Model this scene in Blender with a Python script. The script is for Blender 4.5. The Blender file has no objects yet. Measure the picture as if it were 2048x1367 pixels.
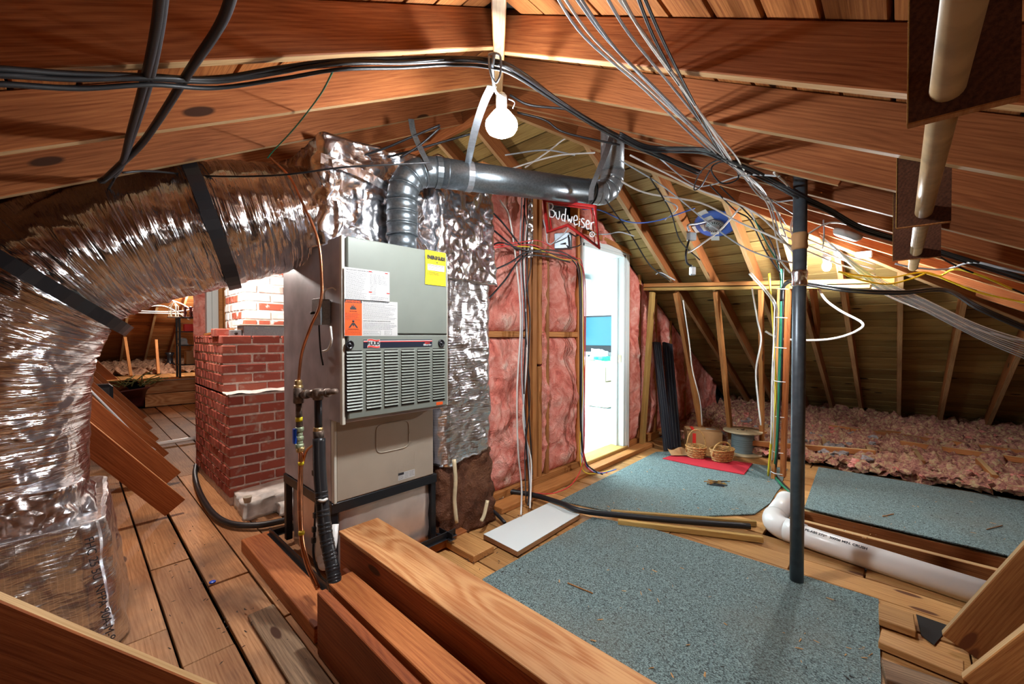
import bpy, bmesh, math, random
from mathutils import Vector, Matrix, noise
random.seed(7)
V = Vector
sc = bpy.context.scene
C = sc.collection
R_ = math.radians

# ------------------------------------------------------------------ camera
CAMH, FPX, HEAD, PIT = 1.25, 826.0, R_(43.2), R_(0.797)
cd = bpy.data.cameras.new('camera'); cam = bpy.data.objects.new('camera', cd); C.objects.link(cam)
cd.sensor_width = 36; cd.lens = FPX / 2048 * 36; cd.clip_start = 0.05; cd.clip_end = 100
cam.location = (0, 0, CAMH); cam.rotation_euler = (R_(90) - PIT, 0, HEAD - R_(90))
sc.camera = cam
# ------------------------------------------------------------------ world / exposure
w = bpy.data.worlds.new('world'); sc.world = w; w.use_nodes = True
w.node_tree.nodes['Background'].inputs[0].default_value = (0.75, 0.85, 1, 1)
w.node_tree.nodes['Background'].inputs[1].default_value = 0.25
vs = sc.view_settings
vs.view_transform = 'Standard'; vs.look = 'None'; vs.gamma = 1; vs.use_curve_mapping = False
vs.exposure = 0.8

def lamp(name, loc, power, col, size, kind='POINT', rot=None):
    l = bpy.data.lights.new(name, kind); l.energy = power; l.color = col
    if kind == 'POINT': l.shadow_soft_size = size
    else: l.size = size
    o = bpy.data.objects.new(name, l); C.objects.link(o); o.location = loc
    if rot: o.rotation_euler = rot
    return o
BULB = V((1.205, 1.19, 2.115))
CFL = V((4.02, 0.42, 1.80))
lamp('chimney_bulb_light', (0.62, 3.75, 1.95), 54, (1.0, 0.93, 0.86), .05)
lamp('far_attic_bulb_light', (1.6, 10.2, 2.0), 90, (1.0, 0.93, 0.86), .05)
lamp('study_ceiling_light', (3.7, 3.5, 2.05), 110, (0.72, 0.93, 1.0), 1.0, 'AREA')
lamp('rear_fill_light', (-1.0, -1.2, 1.05), 6.5, (1.0, 0.95, 0.9), .06)  # added fill lamp behind the camera, no bulb stands there

# ------------------------------------------------------------------ rays through the photograph
_f = V((math.cos(PIT) * math.cos(HEAD), math.cos(PIT) * math.sin(HEAD), -math.sin(PIT)))
_r = V((math.sin(HEAD), -math.cos(HEAD), 0)); _u = _r.cross(_f)
O = V((0, 0, CAMH))
def ray(u, v): return _f + _r * ((u - 1024) / FPX) - _u * ((v - 683.5) / FPX)
def F(u, v, z=0.0): d = ray(u, v); return O + d * ((z - CAMH) / d.z)
def PX(u, v, x): d = ray(u, v); return O + d * (x / d.x)
def PY(u, v, y): d = ray(u, v); return O + d * (y / d.y)
def PD(u, v, d): return O + ray(u, v) * d
S = 0.54
def onroof(u, v, k, drop=0.0):
    d = ray(u, v)
    a, b, c = {'A': (S, 0, 1.8), 'B': (0, S, 1.8), 'C': (-S, 0, 4.22), 'D': (0, -S, 7.735)}[k]
    t = (c - drop - CAMH) / (d.z - a * d.x - b * d.y)
    return O + d * t

# ------------------------------------------------------------------ materials
def newmat(name):
    m = bpy.data.materials.new(name); m.use_nodes = True
    nt = m.node_tree; b = nt.nodes['Principled BSDF']
    return m, nt, b
def N(nt, t, **kw):
    n = nt.nodes.new(t)
    for k, v in kw.items():
        if hasattr(n, k): setattr(n, k, v)
        else: n.inputs[k].default_value = v
    return n
def ramp(nt, src, stops):
    r = nt.nodes.new('ShaderNodeValToRGB'); nt.links.new(src, r.inputs[0])
    e = r.color_ramp.elements
    while len(e) < len(stops): e.new(0.5)
    for x, (p, c) in zip(e, stops): x.position = p; x.color = (*c, 1) if len(c) == 3 else c
    return r.outputs[0]
def mix(nt, a, b, f, mode='MIX'):
    m = nt.nodes.new('ShaderNodeMix'); m.data_type = 'RGBA'; m.blend_type = mode
    for i, s in ((6, a), (7, b)):
        if isinstance(s, tuple): m.inputs[i].default_value = (*s, 1)
        else: nt.links.new(s, m.inputs[i])
    if isinstance(f, (int, float)): m.inputs[0].default_value = f
    else: nt.links.new(f, m.inputs[0])
    return m.outputs[2]
def bump(nt, b, h, st, dist=.01):
    n = N(nt, 'ShaderNodeBump'); n.inputs['Strength'].default_value = st; n.inputs['Distance'].default_value = dist
    nt.links.new(h, n.inputs['Height']); nt.links.new(n.outputs[0], b.inputs['Normal'])
def plain(name, col, rough=.5, metal=0, emit=None, estr=0, var=0, scale=30, bmp=0, trans=0):
    m, nt, b = newmat(name)
    b.inputs['Base Color'].default_value = (*col, 1); b.inputs['Roughness'].default_value = rough; b.inputs['Metallic'].default_value = metal
    if emit: b.inputs['Emission Color'].default_value = (*emit, 1); b.inputs['Emission Strength'].default_value = estr
    if trans: b.inputs['Transmission Weight'].default_value = trans
    if var or bmp:
        tc = N(nt, 'ShaderNodeTexCoord'); n = N(nt, 'ShaderNodeTexNoise'); n.inputs['Scale'].default_value = scale; n.inputs['Detail'].default_value = 5
        nt.links.new(tc.outputs['Object'], n.inputs['Vector'])
        if var:
            c0 = tuple(x * (1 - var) for x in col); c1 = tuple(min(1, x * (1 + var)) for x in col)
            nt.links.new(ramp(nt, n.outputs[0], [(.35, c0), (.65, c1)]), b.inputs['Base Color'])
        if bmp: bump(nt, b, n.outputs[0], bmp, .004)
    return m
def wood(name, light, dark, knot=(.05, .018, .008), rough=.62, ring=1.0, stain=None, spec=.18, knots=True, con=.05):
    m, nt, b = newmat(name); L = nt.links
    tc = N(nt, 'ShaderNodeTexCoord'); oi = N(nt, 'ShaderNodeObjectInfo')
    off = N(nt, 'ShaderNodeCombineXYZ')
    for i, k in enumerate((37.0, 91.0, 53.0)):
        mu = N(nt, 'ShaderNodeMath', operation='MULTIPLY'); mu.inputs[1].default_value = k; L.new(oi.outputs['Random'], mu.inputs[0]); L.new(mu.outputs[0], off.inputs[i])
    ad = N(nt, 'ShaderNodeVectorMath', operation='ADD'); L.new(tc.outputs['Object'], ad.inputs[0]); L.new(off.outputs[0], ad.inputs[1])
    def mp(sx, sy, sz):
        q = N(nt, 'ShaderNodeMapping'); q.inputs['Scale'].default_value = (sx, sy, sz); L.new(ad.outputs[0], q.inputs[0]); return q.outputs[0]
    w1 = N(nt, 'ShaderNodeTexNoise'); w1.inputs['Scale'].default_value = 1; w1.inputs['Detail'].default_value = 2; L.new(mp(1.1, 5, 5), w1.inputs['Vector'])
    ms = N(nt, 'ShaderNodeMath', operation='MULTIPLY'); ms.inputs[1].default_value = 70; L.new(w1.outputs[0], ms.inputs[0])
    sep = N(nt, 'ShaderNodeSeparateXYZ'); L.new(ad.outputs[0], sep.inputs[0])
    yz = N(nt, 'ShaderNodeMath', operation='MULTIPLY_ADD'); yz.inputs[1].default_value = .8; L.new(sep.outputs[2], yz.inputs[0]); L.new(sep.outputs[1], yz.inputs[2])
    ph = N(nt, 'ShaderNodeMath', operation='MULTIPLY_ADD'); ph.inputs[1].default_value = 430 * ring; L.new(yz.outputs[0], ph.inputs[0]); L.new(ms.outputs[0], ph.inputs[2])
    sx = N(nt, 'ShaderNodeMath', operation='SINE'); L.new(ph.outputs[0], sx.inputs[0])
    f1 = N(nt, 'ShaderNodeTexNoise'); f1.inputs['Scale'].default_value = 1; f1.inputs['Detail'].default_value = 6; f1.inputs['Roughness'].default_value = .7; L.new(mp(4, 170, 170), f1.inputs['Vector'])
    a1 = N(nt, 'ShaderNodeMath', operation='MULTIPLY_ADD'); a1.inputs[1].default_value = con; L.new(sx.outputs[0], a1.inputs[0]); L.new(f1.outputs[0], a1.inputs[2])
    col = ramp(nt, a1.outputs[0], [(.32, dark), (.64, light)])
    # board to board value
    rv = N(nt, 'ShaderNodeMapRange'); rv.inputs['To Min'].default_value = .72; rv.inputs['To Max'].default_value = 1.12; L.new(oi.outputs['Random'], rv.inputs[0])
    vm = N(nt, 'ShaderNodeVectorMath', operation='SCALE'); L.new(col, vm.inputs[0]); L.new(rv.outputs[0], vm.inputs['Scale'])
    col = vm.outputs[0]
    lf = N(nt, 'ShaderNodeTexNoise'); lf.inputs['Scale'].default_value = 1; lf.inputs['Detail'].default_value = 4; L.new(mp(1.3, 4, 4), lf.inputs['Vector'])
    col = mix(nt, col, ramp(nt, lf.outputs[0], [(.3, (.62, .55, .52)), (.6, (1, 1, 1))]), 1.0, 'MULTIPLY')
    if knots:
        vo = N(nt, 'ShaderNodeTexVoronoi'); vo.inputs['Scale'].default_value = 1; L.new(mp(2.0, 6.5, 6.5), vo.inputs['Vector'])
        kf = ramp(nt, vo.outputs['Distance'], [(.085, (1, 1, 1)), (.115, (0, 0, 0))])
        col = mix(nt, col, knot, kf)
    bn = N(nt, 'ShaderNodeTexNoise'); bn.inputs['Scale'].default_value = 2.2; bn.inputs['Detail'].default_value = 6; L.new(ad.outputs[0], bn.inputs['Vector'])
    if stain:
        sf = ramp(nt, bn.outputs[0], [(.52, (0, 0, 0)), (.72, (.85, .85, .85))])
        col = mix(nt, col, stain, sf)
    L.new(col, b.inputs['Base Color'])
    b.inputs['Roughness'].default_value = rough; b.inputs['Specular IOR Level'].default_value = spec
    bump(nt, b, a1.outputs[0], .25, .003)
    return m
M = {}
M['rafter'] = wood('rafter_pine', (.46, .165, .055), (.24, .068, .02))
M['pale_edge'] = wood('pale_edge_wood', (.66, .44, .22), (.46, .27, .11), knots=False)
M['rafter_c'] = wood('rafter_tan_pine', (.50, .19, .06), (.26, .08, .022))
M['sheath'] = wood('sheathing_board', (.50, .20, .06), (.27, .085, .024), rough=.6)
M['sheath_c'] = wood('sheathing_olive_cast', (.46, .33, .12), (.26, .17, .055), knot=(.03, .02, .01), rough=.65)  # the lamp's olive colour cast is put into the board colour
M['stud'] = wood('stud_pine', (.60, .27, .085), (.37, .13, .035), knot=(.13, .04, .015))
M['stud_y'] = wood('stud_yellow_pine', (.62, .40, .13), (.40, .22, .06), knot=(.14, .06, .02))
M['plank'] = wood('floor_plank', (.56, .30, .14), (.34, .155, .062), knot=(.09, .04, .02), rough=.62, stain=(.12, .07, .045))
M['plank_old'] = wood('floor_plank_grey', (.30, .19, .11), (.12, .075, .045), rough=.7, stain=(.06, .045, .035))
M['plank_r'] = wood('floor_plank_gold', (.62, .34, .13), (.38, .17, .05), knot=(.12, .04, .015), rough=.5)
M['ply'] = wood('plywood', (.76, .40, .17), (.52, .19, .06), rough=.5, ring=.05, knots=False, con=.12)
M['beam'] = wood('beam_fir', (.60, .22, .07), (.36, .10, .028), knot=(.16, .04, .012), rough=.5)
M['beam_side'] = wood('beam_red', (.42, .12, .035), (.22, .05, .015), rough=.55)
M['brace'] = wood('brace_pine', (.50, .165, .05), (.28, .07, .02))
M['shaded_ply'] = wood('shaded_hanger_ply', (.16, .062, .03), (.075, .028, .016), rough=.5, knots=False)  # shade on the side away from the lamp is put into this colour
M['rod'] = plain('closet_rod', (.40, .27, .13), .45, var=.2, scale=14)
M['black'] = plain('black_rubber', (.012, .012, .014), .45)
M['blackm'] = plain('black_steel', (.015, .015, .018), .35, .3)
M['white_c'] = plain('white_sheath', (.72, .70, .66), .45)
M['grey_c'] = plain('grey_sheath', (.40, .44, .48), .4)
M['blue_c'] = plain('blue_sheath', (.06, .16, .62), .4)
M['yellow_c'] = plain('yellow_sheath', (.80, .62, .03), .4)
M['red_c'] = plain('red_sheath', (.65, .03, .03), .4)
M['green_c'] = plain('green_sheath', (.01, .17, .08), .4)
M['copper'] = plain('copper', (.70, .30, .15), .28, .95, var=.2, scale=20)
M['brass'] = plain('brass', (.62, .44, .2), .35, .9, var=.25, scale=60)
M['verdigris'] = plain('verdigris_brass', (.36, .42, .27), .5, .5, var=.3, scale=60)
M['rust'] = plain('rusty_pipe', (.16, .115, .09), .5, .7, var=.5, scale=50, bmp=.3)
M['blueplastic'] = plain('blue_plastic', (.01, .1, .75), .3)
M['galv'] = plain('galvanised', (.30, .33, .35), .32, .6, var=.12, scale=120)
M['vent'] = plain('vent_steel', (.17, .20, .22), .33, .85, var=.15, scale=90)
M['strap'] = plain('galvanised_strap', (.42, .46, .50), .35, .8, var=.1, scale=60)
M['pole'] = plain('pole_steel', (.10, .12, .14), .36, .5, var=.15, scale=25)
M['pvc'] = plain('white_pvc', (.80, .77, .74), .28)
M['cabinet'] = plain('furnace_paint', (.18, .198, .172), .42, .1, var=.04, scale=6)
M['cabinet_side'] = plain('bare_steel_side', (.38, .35, .37), .36, .25, var=.2, scale=7)
M['cabinet_low'] = plain('tan_paint', (.36, .30, .235), .45, .1, var=.05, scale=5)
M['edge'] = plain('edge_cream', (.55, .52, .44), .4)
M['paper'] = plain('white_paper', (.46, .46, .45), .6)
M['yellow_p'] = plain('yellow_paper', (.72, .58, .01), .5)
M['orange_p'] = plain('orange_paper', (.72, .09, .01), .5)
M['ink'] = plain('ink', (.02, .02, .025), .6)
M['greyink'] = plain('grey_ink', (.10, .10, .11), .6)
M['redink'] = plain('red_ink', (.8, .03, .02), .5)
M['plaque'] = plain('navy_plaque', (.012, .016, .03), .35)
M['brick'] = None
M['wall_w'] = plain('white_wall', (.85, .88, .88), .6)
M['trimw'] = plain('white_trim', (.68, .74, .73), .4)
M['glow'] = plain('bulb_glow', (1, 1, 1), .4, emit=(.93, .97, 1), estr=560)
M['glow_side'] = plain('bulb_reflector_glow', (1, 1, 1), .4, emit=(.93, .97, 1), estr=130)
M['cfl'] = plain('cfl_glow', (1, 1, 1), .4, emit=(.95, .97, 1), estr=1300)
M['redframe'] = plain('red_frame', (.42, .02, .02), .3)
M['glassw'] = plain('neon_glass', (.75, .78, .80), .2)
M['plastic_clear'] = plain('bluish_bag', (.72, .85, .92), .3)
M['card'] = plain('cardboard', (.42, .22, .09), .7, var=.08, scale=8)
M['cardw'] = plain('pale_cardboard', (.72, .64, .42), .7)
M['green'] = plain('green_cloth', (.02, .45, .25), .6)
M['leaf'] = plain('leaf_green', (.20, .24, .08), .6, var=.4, scale=30)
M['wicker'] = plain('wicker', (.55, .30, .10), .5, var=.35, scale=60, bmp=.4)
M['redfelt'] = plain('red_mat', (.50, .015, .03), .8, var=.08, scale=200)
M['spoolply'] = plain('spool_ply', (.58, .47, .29), .55, var=.15, scale=12)
M['wirew'] = None
M['foil_board'] = plain('foil_board', (.66, .53, .46), .3, .6, var=.12, scale=6, bmp=.2)
M['mortar'] = plain('mortar', (.60, .50, .45), .9, var=.2, scale=40, bmp=.5)
M['concrete'] = plain('concrete', (.55, .53, .50), .85, var=.25, scale=14, bmp=.5)
M['whitewash'] = plain('whitewash', (.78, .77, .75), .8, var=.15, scale=25, bmp=.6)
M['shutter'] = plain('black_shutter', (.012, .014, .022), .5)
M['dust'] = plain('grey_dust', (.24, .20, .19), .95, var=.3, scale=30)
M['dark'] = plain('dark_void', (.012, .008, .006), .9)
M['debris_d'] = plain('dark_chip', (.03, .022, .018), .8)
M['debris_l'] = plain('wood_chip', (.50, .26, .09), .7)
M['tape'] = plain('black_tape', (.018, .018, .02), .3)
M['zip'] = plain('cable_tie', (.85, .85, .85), .4)
M['tv'] = plain('tv_screen', (.03, .12, .17), .2)
M['maroon'] = plain('maroon_wood', (.12, .02, .018), .5)

def brickmat():
    m, nt, b = newmat('brick'); L = nt.links
    tc = N(nt, 'ShaderNodeTexCoord'); oi = N(nt, 'ShaderNodeObjectInfo')
    n = N(nt, 'ShaderNodeTexNoise'); n.inputs['Scale'].default_value = 18; n.inputs['Detail'].default_value = 8
    ad = N(nt, 'ShaderNodeVectorMath', operation='ADD'); L.new(tc.outputs['Object'], ad.inputs[0]); L.new(oi.outputs['Location'], ad.inputs[1]); L.new(ad.outputs[0], n.inputs['Vector'])
    base = ramp(nt, oi.outputs['Random'], [(0, (.24, .045, .028)), (.5, (.32, .068, .042)), (1, (.38, .105, .065))])
    c = mix(nt, base, (.42, .30, .25), ramp(nt, n.outputs[0], [(.58, (0, 0, 0)), (.75, (.75, .75, .75))]))
    L.new(c, b.inputs['Base Color']); b.inputs['Roughness'].default_value = .8
    bump(nt, b, n.outputs[0], .6, .006); return m
M['brick'] = brickmat()
def wwbrick():
    m, nt, b = newmat('whitewashed_brick'); L = nt.links
    tc = N(nt, 'ShaderNodeTexCoord'); oi = N(nt, 'ShaderNodeObjectInfo')
    n = N(nt, 'ShaderNodeTexNoise'); n.inputs['Scale'].default_value = 9; n.inputs['Detail'].default_value = 8
    ad = N(nt, 'ShaderNodeVectorMath', operation='ADD'); L.new(tc.outputs['Object'], ad.inputs[0]); L.new(oi.outputs['Location'], ad.inputs[1]); L.new(ad.outputs[0], n.inputs['Vector'])
    base = ramp(nt, oi.outputs['Random'], [(0, (.80, .79, .77)), (.60, (.80, .79, .77)), (.64, (.50, .13, .075)), (1, (.42, .10, .06))])
    c = mix(nt, base, (.78, .76, .73), ramp(nt, n.outputs[0], [(.55, (0, 0, 0)), (.62, (1, 1, 1))]))
    L.new(c, b.inputs['Base Color']); b.inputs['Roughness'].default_value = .8
    bump(nt, b, n.outputs[0], .6, .006); return m
M['brick_w'] = wwbrick()
def foil(name, ringsc=(30, 2.5), st=1.0, rough=.2, scrim=False, iso=0.0):
    """aluminised film: metal with creases that run across the duct (UV x = metres along it)"""
    m, nt, b = newmat(name); L = nt.links
    b.inputs['Metallic'].default_value = 1; b.inputs['Roughness'].default_value = rough
    tc = N(nt, 'ShaderNodeTexCoord')
    mpn = N(nt, 'ShaderNodeMapping'); mpn.inputs['Scale'].default_value = (ringsc[0], ringsc[1], 1); L.new(tc.outputs['UV'], mpn.inputs[0])
    n = N(nt, 'ShaderNodeTexNoise'); n.inputs['Scale'].default_value = 1; n.inputs['Detail'].default_value = 4; n.inputs['Distortion'].default_value = .6; L.new(mpn.outputs[0], n.inputs['Vector'])
    n2 = N(nt, 'ShaderNodeTexNoise'); n2.inputs['Scale'].default_value = 6; n2.inputs['Detail'].default_value = 2.5; n2.inputs['Distortion'].default_value = 1.2; L.new(tc.outputs['Object'], n2.inputs['Vector'])
    v2 = N(nt, 'ShaderNodeTexVoronoi'); v2.inputs['Scale'].default_value = 7.5; v2.feature = 'F1'; v2.distance = 'MANHATTAN'
    sm = N(nt, 'ShaderNodeVectorMath', operation='MULTIPLY_ADD'); sm.inputs[1].default_value = (.12, .12, .12); L.new(n2.outputs[1], sm.inputs[0]); L.new(tc.outputs['Object'], sm.inputs[2]); L.new(sm.outputs[0], v2.inputs['Vector'])
    a = N(nt, 'ShaderNodeMath', operation='MULTIPLY'); a.inputs[1].default_value = 1 - iso; L.new(n.outputs[0], a.inputs[0])
    a2 = N(nt, 'ShaderNodeMath', operation='MULTIPLY_ADD'); a2.inputs[1].default_value = .35 + .25 * iso; L.new(n2.outputs[0], a2.inputs[0]); L.new(a.outputs[0], a2.inputs[2])
    a3 = N(nt, 'ShaderNodeMath', operation='MULTIPLY_ADD'); a3.inputs[1].default_value = .10 + 1.1 * iso; L.new(v2.outputs['Distance'], a3.inputs[0]); L.new(a2.outputs[0], a3.inputs[2])
    h = a3.outputs[0]
    if scrim:
        sp = N(nt, 'ShaderNodeSeparateXYZ'); L.new(tc.outputs['UV'], sp.inputs[0]); prev = None
        for i in (0, 1):
            q = N(nt, 'ShaderNodeMath', operation='MULTIPLY'); q.inputs[1].default_value = 2 * math.pi / .016; L.new(sp.outputs[i], q.inputs[0])
            s = N(nt, 'ShaderNodeMath', operation='COSINE'); L.new(q.outputs[0], s.inputs[0])
            p = N(nt, 'ShaderNodeMath', operation='GREATER_THAN'); p.inputs[1].default_value = .93; L.new(s.outputs[0], p.inputs[0])
            if prev is not None:
                mx = N(nt, 'ShaderNodeMath', operation='MAXIMUM'); L.new(prev, mx.inputs[0]); L.new(p.outputs[0], mx.inputs[1]); prev = mx.outputs[0]
            else: prev = p.outputs[0]
        b4 = N(nt, 'ShaderNodeMath', operation='MULTIPLY_ADD'); b4.inputs[1].default_value = .08; L.new(prev, b4.inputs[0]); L.new(h, b4.inputs[2]); h = b4.outputs[0]
        L.new(mix(nt, (.66, .67, .69), (.85, .87, .9), prev), b.inputs['Base Color'])
    else: b.inputs['Base Color'].default_value = (.80, .80, .83, 1)
    bump(nt, b, h, st, .02)
    return m
M['foil'] = foil('foil_duct', (38, 3.2), 1.0, .16)
M['foil_crumple'] = foil('foil_crumple', (9, 9), .55, .22, iso=.6)
M['foil_scrim'] = foil('foil_scrim', (6, 30), .5, .25, True, .35)
def fluff(name, cols, sc_=9, bst=1.0):
    m, nt, b = newmat(name); L = nt.links
    tc = N(nt, 'ShaderNodeTexCoord')
    n = N(nt, 'ShaderNodeTexNoise'); n.inputs['Scale'].default_value = sc_; n.inputs['Detail'].default_value = 9; n.inputs['Roughness'].default_value = .65; n.inputs['Distortion'].default_value = .8; L.new(tc.outputs['Object'], n.inputs['Vector'])
    n3 = N(nt, 'ShaderNodeTexNoise'); n3.inputs['Scale'].default_value = sc_ * 7; n3.inputs['Detail'].default_value = 6; n3.inputs['Distortion'].default_value = 2; L.new(tc.outputs['Object'], n3.inputs['Vector'])
    L.new(ramp(nt, n.outputs[0], [(.30 + .4 * i / (len(cols) - 1), c) for i, c in enumerate(cols)]), b.inputs['Base Color'])
    b.inputs['Roughness'].default_value = .95; b.inputs['Specular IOR Level'].default_value = .1
    a = N(nt, 'ShaderNodeMath', operation='MULTIPLY_ADD'); a.inputs[1].default_value = .35; L.new(n3.outputs[0], a.inputs[0]); L.new(n.outputs[0], a.inputs[2])
    bump(nt, b, a.outputs[0], bst, .03)
    return m
M['batt'] = fluff('pink_batt', [(.42, .09, .07), (.68, .20, .15), (.80, .36, .29), (.86, .60, .50)], 6)
M['loose'] = fluff('loose_insulation', [(.10, .05, .04), (.40, .15, .12), (.60, .27, .19), (.72, .52, .26), (.55, .40, .36)], 26, 1.0)
M['loose_b'] = fluff('loose_insulation_brown', [(.14, .07, .04), (.38, .20, .12), (.55, .34, .2)], 14, 1.0)
def papermat():
    m = fluff('brown_kraft', [(.05, .02, .012), (.12, .048, .026), (.19, .085, .045)], 5, .8)
    m.node_tree.nodes['Principled BSDF'].inputs['Roughness'].default_value = .42
    return m
M['kraft'] = papermat()
def carpetmat():
    m, nt, b = newmat('teal_grey_loop_carpet'); L = nt.links
    tc = N(nt, 'ShaderNodeTexCoord')
    mpn = N(nt, 'ShaderNodeMapping'); mpn.inputs['Scale'].default_value = (230, 150, 150); L.new(tc.outputs['Object'], mpn.inputs[0])
    vo = N(nt, 'ShaderNodeTexVoronoi'); vo.inputs['Scale'].default_value = 1; L.new(mpn.outputs[0], vo.inputs['Vector'])
    n = N(nt, 'ShaderNodeTexNoise'); n.inputs['Scale'].default_value = 230; n.inputs['Detail'].default_value = 3; L.new(tc.outputs['Object'], n.inputs['Vector'])
    n2 = N(nt, 'ShaderNodeTexNoise'); n2.inputs['Scale'].default_value = 1.6; n2.inputs['Detail'].default_value = 6; L.new(tc.outputs['Object'], n2.inputs['Vector'])
    c = ramp(nt, vo.outputs['Color'], [(.1, (.125, .17, .168)), (.5, (.19, .262, .257)), (.9, (.29, .385, .375))])
    c = mix(nt, c, (.05, .06, .06), ramp(nt, vo.outputs['Distance'], [(.45, (0, 0, 0)), (.75, (.9, .9, .9))]))
    c = mix(nt, c, (.16, .15, .12), ramp(nt, n2.outputs[0], [(.5, (0, 0, 0)), (.75, (.55, .55, .55))]))
    L.new(c, b.inputs['Base Color']); b.inputs['Roughness'].default_value = .9; b.inputs['Specular IOR Level'].default_value = .15
    iv = N(nt, 'ShaderNodeMath', operation='SUBTRACT'); iv.inputs[0].default_value = 1; L.new(vo.outputs['Distance'], iv.inputs[1])
    bump(nt, b, iv.outputs[0], .8, .004); return m
M['carpet'] = carpetmat()
def wiremat():
    m, nt, b = newmat('wound_grey_wire'); L = nt.links
    tc = N(nt, 'ShaderNodeTexCoord'); mpn = N(nt, 'ShaderNodeMapping'); mpn.inputs['Scale'].default_value = (1, 1, 220); L.new(tc.outputs['Object'], mpn.inputs[0])
    n = N(nt, 'ShaderNodeTexNoise'); n.inputs['Scale'].default_value = 1; n.inputs['Detail'].default_value = 2; L.new(mpn.outputs[0], n.inputs['Vector'])
    L.new(ramp(nt, n.outputs[0], [(.3, (.06, .09, .10)), (.7, (.28, .36, .38))]), b.inputs['Base Color']); b.inputs['Roughness'].default_value = .4
    bump(nt, b, n.outputs[0], .7, .004); return m
M['wirew'] = wiremat()

# ------------------------------------------------------------------ geometry helpers
def link(o, parent=None):
    C.objects.link(o)
    if parent is not None:
        o.parent = parent
        base = parent
        T = Matrix.Identity(4)
        while base is not None:
            T = T @ Matrix.Translation(base.location) if base.type == 'EMPTY' else T @ base.matrix_basis
            base = base.parent if False else None
        o.matrix_parent_inverse = wmat(parent).inverted()
    return o
def wmat(o):
    if o is None: return Matrix.Identity(4)
    return wmat(o.parent) @ (o.matrix_parent_inverse if o.parent else Matrix.Identity(4)) @ o.matrix_basis
def tag(o, label=None, cat=None, group=None, kind=None):
    if label: o['label'] = label
    if cat: o['category'] = cat
    if group: o['group'] = group
    if kind: o['kind'] = kind
    return o
def thing(name, loc, label=None, cat=None, group=None, kind=None):
    o = bpy.data.objects.new(name, None); C.objects.link(o); o.location = loc; o.empty_display_size = .1
    return tag(o, label, cat, group, kind)
def mesh_obj(name, verts, faces, mat, parent=None, smooth=False, mw=None, uv=None):
    me = bpy.data.meshes.new(name); me.from_pydata([tuple(v) for v in verts], [], faces)
    if smooth: me.polygons.foreach_set('use_smooth', [True] * len(me.polygons))
    if uv:
        l = me.uv_layers.new(); 
        for lp in me.loops: l.data[lp.index].uv = uv[lp.vertex_index]
    me.materials.append(mat); me.update()
    o = bpy.data.objects.new(name, me)
    if mw is not None: o.matrix_basis = mw
    return link(o, parent)
def from_bm(name, bm, mat, parent=None, smooth=False, mw=None):
    me = bpy.data.meshes.new(name); bm.to_mesh(me); bm.free()
    if smooth: me.polygons.foreach_set('use_smooth', [True] * len(me.polygons))
    me.materials.append(mat)
    o = bpy.data.objects.new(name, me)
    if mw is not None: o.matrix_basis = mw
    return link(o, parent)
def boxdata(hx, hy, hz, c=0.0):
    """box of half sizes with a chamfer c on every edge"""
    if c <= 0:
        v = [(x, y, z) for x in (-hx, hx) for y in (-hy, hy) for z in (-hz, hz)]
        return v, [(0, 1, 3, 2), (4, 6, 7, 5), (0, 4, 5, 1), (2, 3, 7, 6), (0, 2, 6, 4), (1, 5, 7, 3)]
    v = []; idx = {}
    for sx in (-1, 1):
        for sy in (-1, 1):
            for sz in (-1, 1):
                for a in range(3):
                    p = [sx * (hx - c), sy * (hy - c), sz * (hz - c)]; s = (sx, sy, sz)[a]; p[a] = s * (hx, hy, hz)[a]
                    idx[(sx, sy, sz, a)] = len(v); v.append(tuple(p))
    f = []
    for a in range(3):
        b, d = (a + 1) % 3, (a + 2) % 3
        for s in (-1, 1):
            q = []
            for (sb, sd) in ((-1, -1), (1, -1), (1, 1), (-1, 1)):
                k = [0, 0, 0]; k[a] = s; k[b] = sb; k[d] = sd; q.append(idx[(*k, a)])
            f.append(tuple(q) if s > 0 else tuple(reversed(q)))
        for sb in (-1, 1):
            for sd in (-1, 1):
                k0 = [0, 0, 0]; k1 = [0, 0, 0]; k0[a] = -1; k1[a] = 1; k0[b] = k1[b] = sb; k0[d] = k1[d] = sd
                q = [idx[(*k0, b)], idx[(*k1, b)], idx[(*k1, d)], idx[(*k0, d)]]
                f.append(tuple(q) if sb * sd < 0 else tuple(reversed(q)))
    for sx in (-1, 1):
        for sy in (-1, 1):
            for sz in (-1, 1):
                q = [idx[(sx, sy, sz, a)] for a in range(3)]
                f.append(tuple(q) if sx * sy * sz > 0 else tuple(reversed(q)))
    return v, f
def axes(x, y):
    x = V(x).normalized(); z = x.cross(V(y)).normalized(); y = z.cross(x)
    m = Matrix.Identity(4)
    for i in range(3): m[i][0], m[i][1], m[i][2] = x[i], y[i], z[i]
    return m
def board(name, p0, p1, w, t, mat, parent=None, wd=(0, 0, 1), ch=.003):
    """rectangular timber from p0 to p1; w along wd, t across"""
    p0, p1 = V(p0), V(p1); d = p1 - p0
    v, f = boxdata(d.length / 2, w / 2, t / 2, min(ch, t * .3))
    o = mesh_obj(name, v, f, mat, parent, mw=Matrix.Translation((p0 + p1) / 2) @ axes(d, wd))
    if name in ('rafter', 'hip_rafter', 'diagonal_brace', 'joist'):      # narrow edge faces take the paler wood
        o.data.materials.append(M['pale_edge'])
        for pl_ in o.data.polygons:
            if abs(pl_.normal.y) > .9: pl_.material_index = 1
    return o
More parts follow.
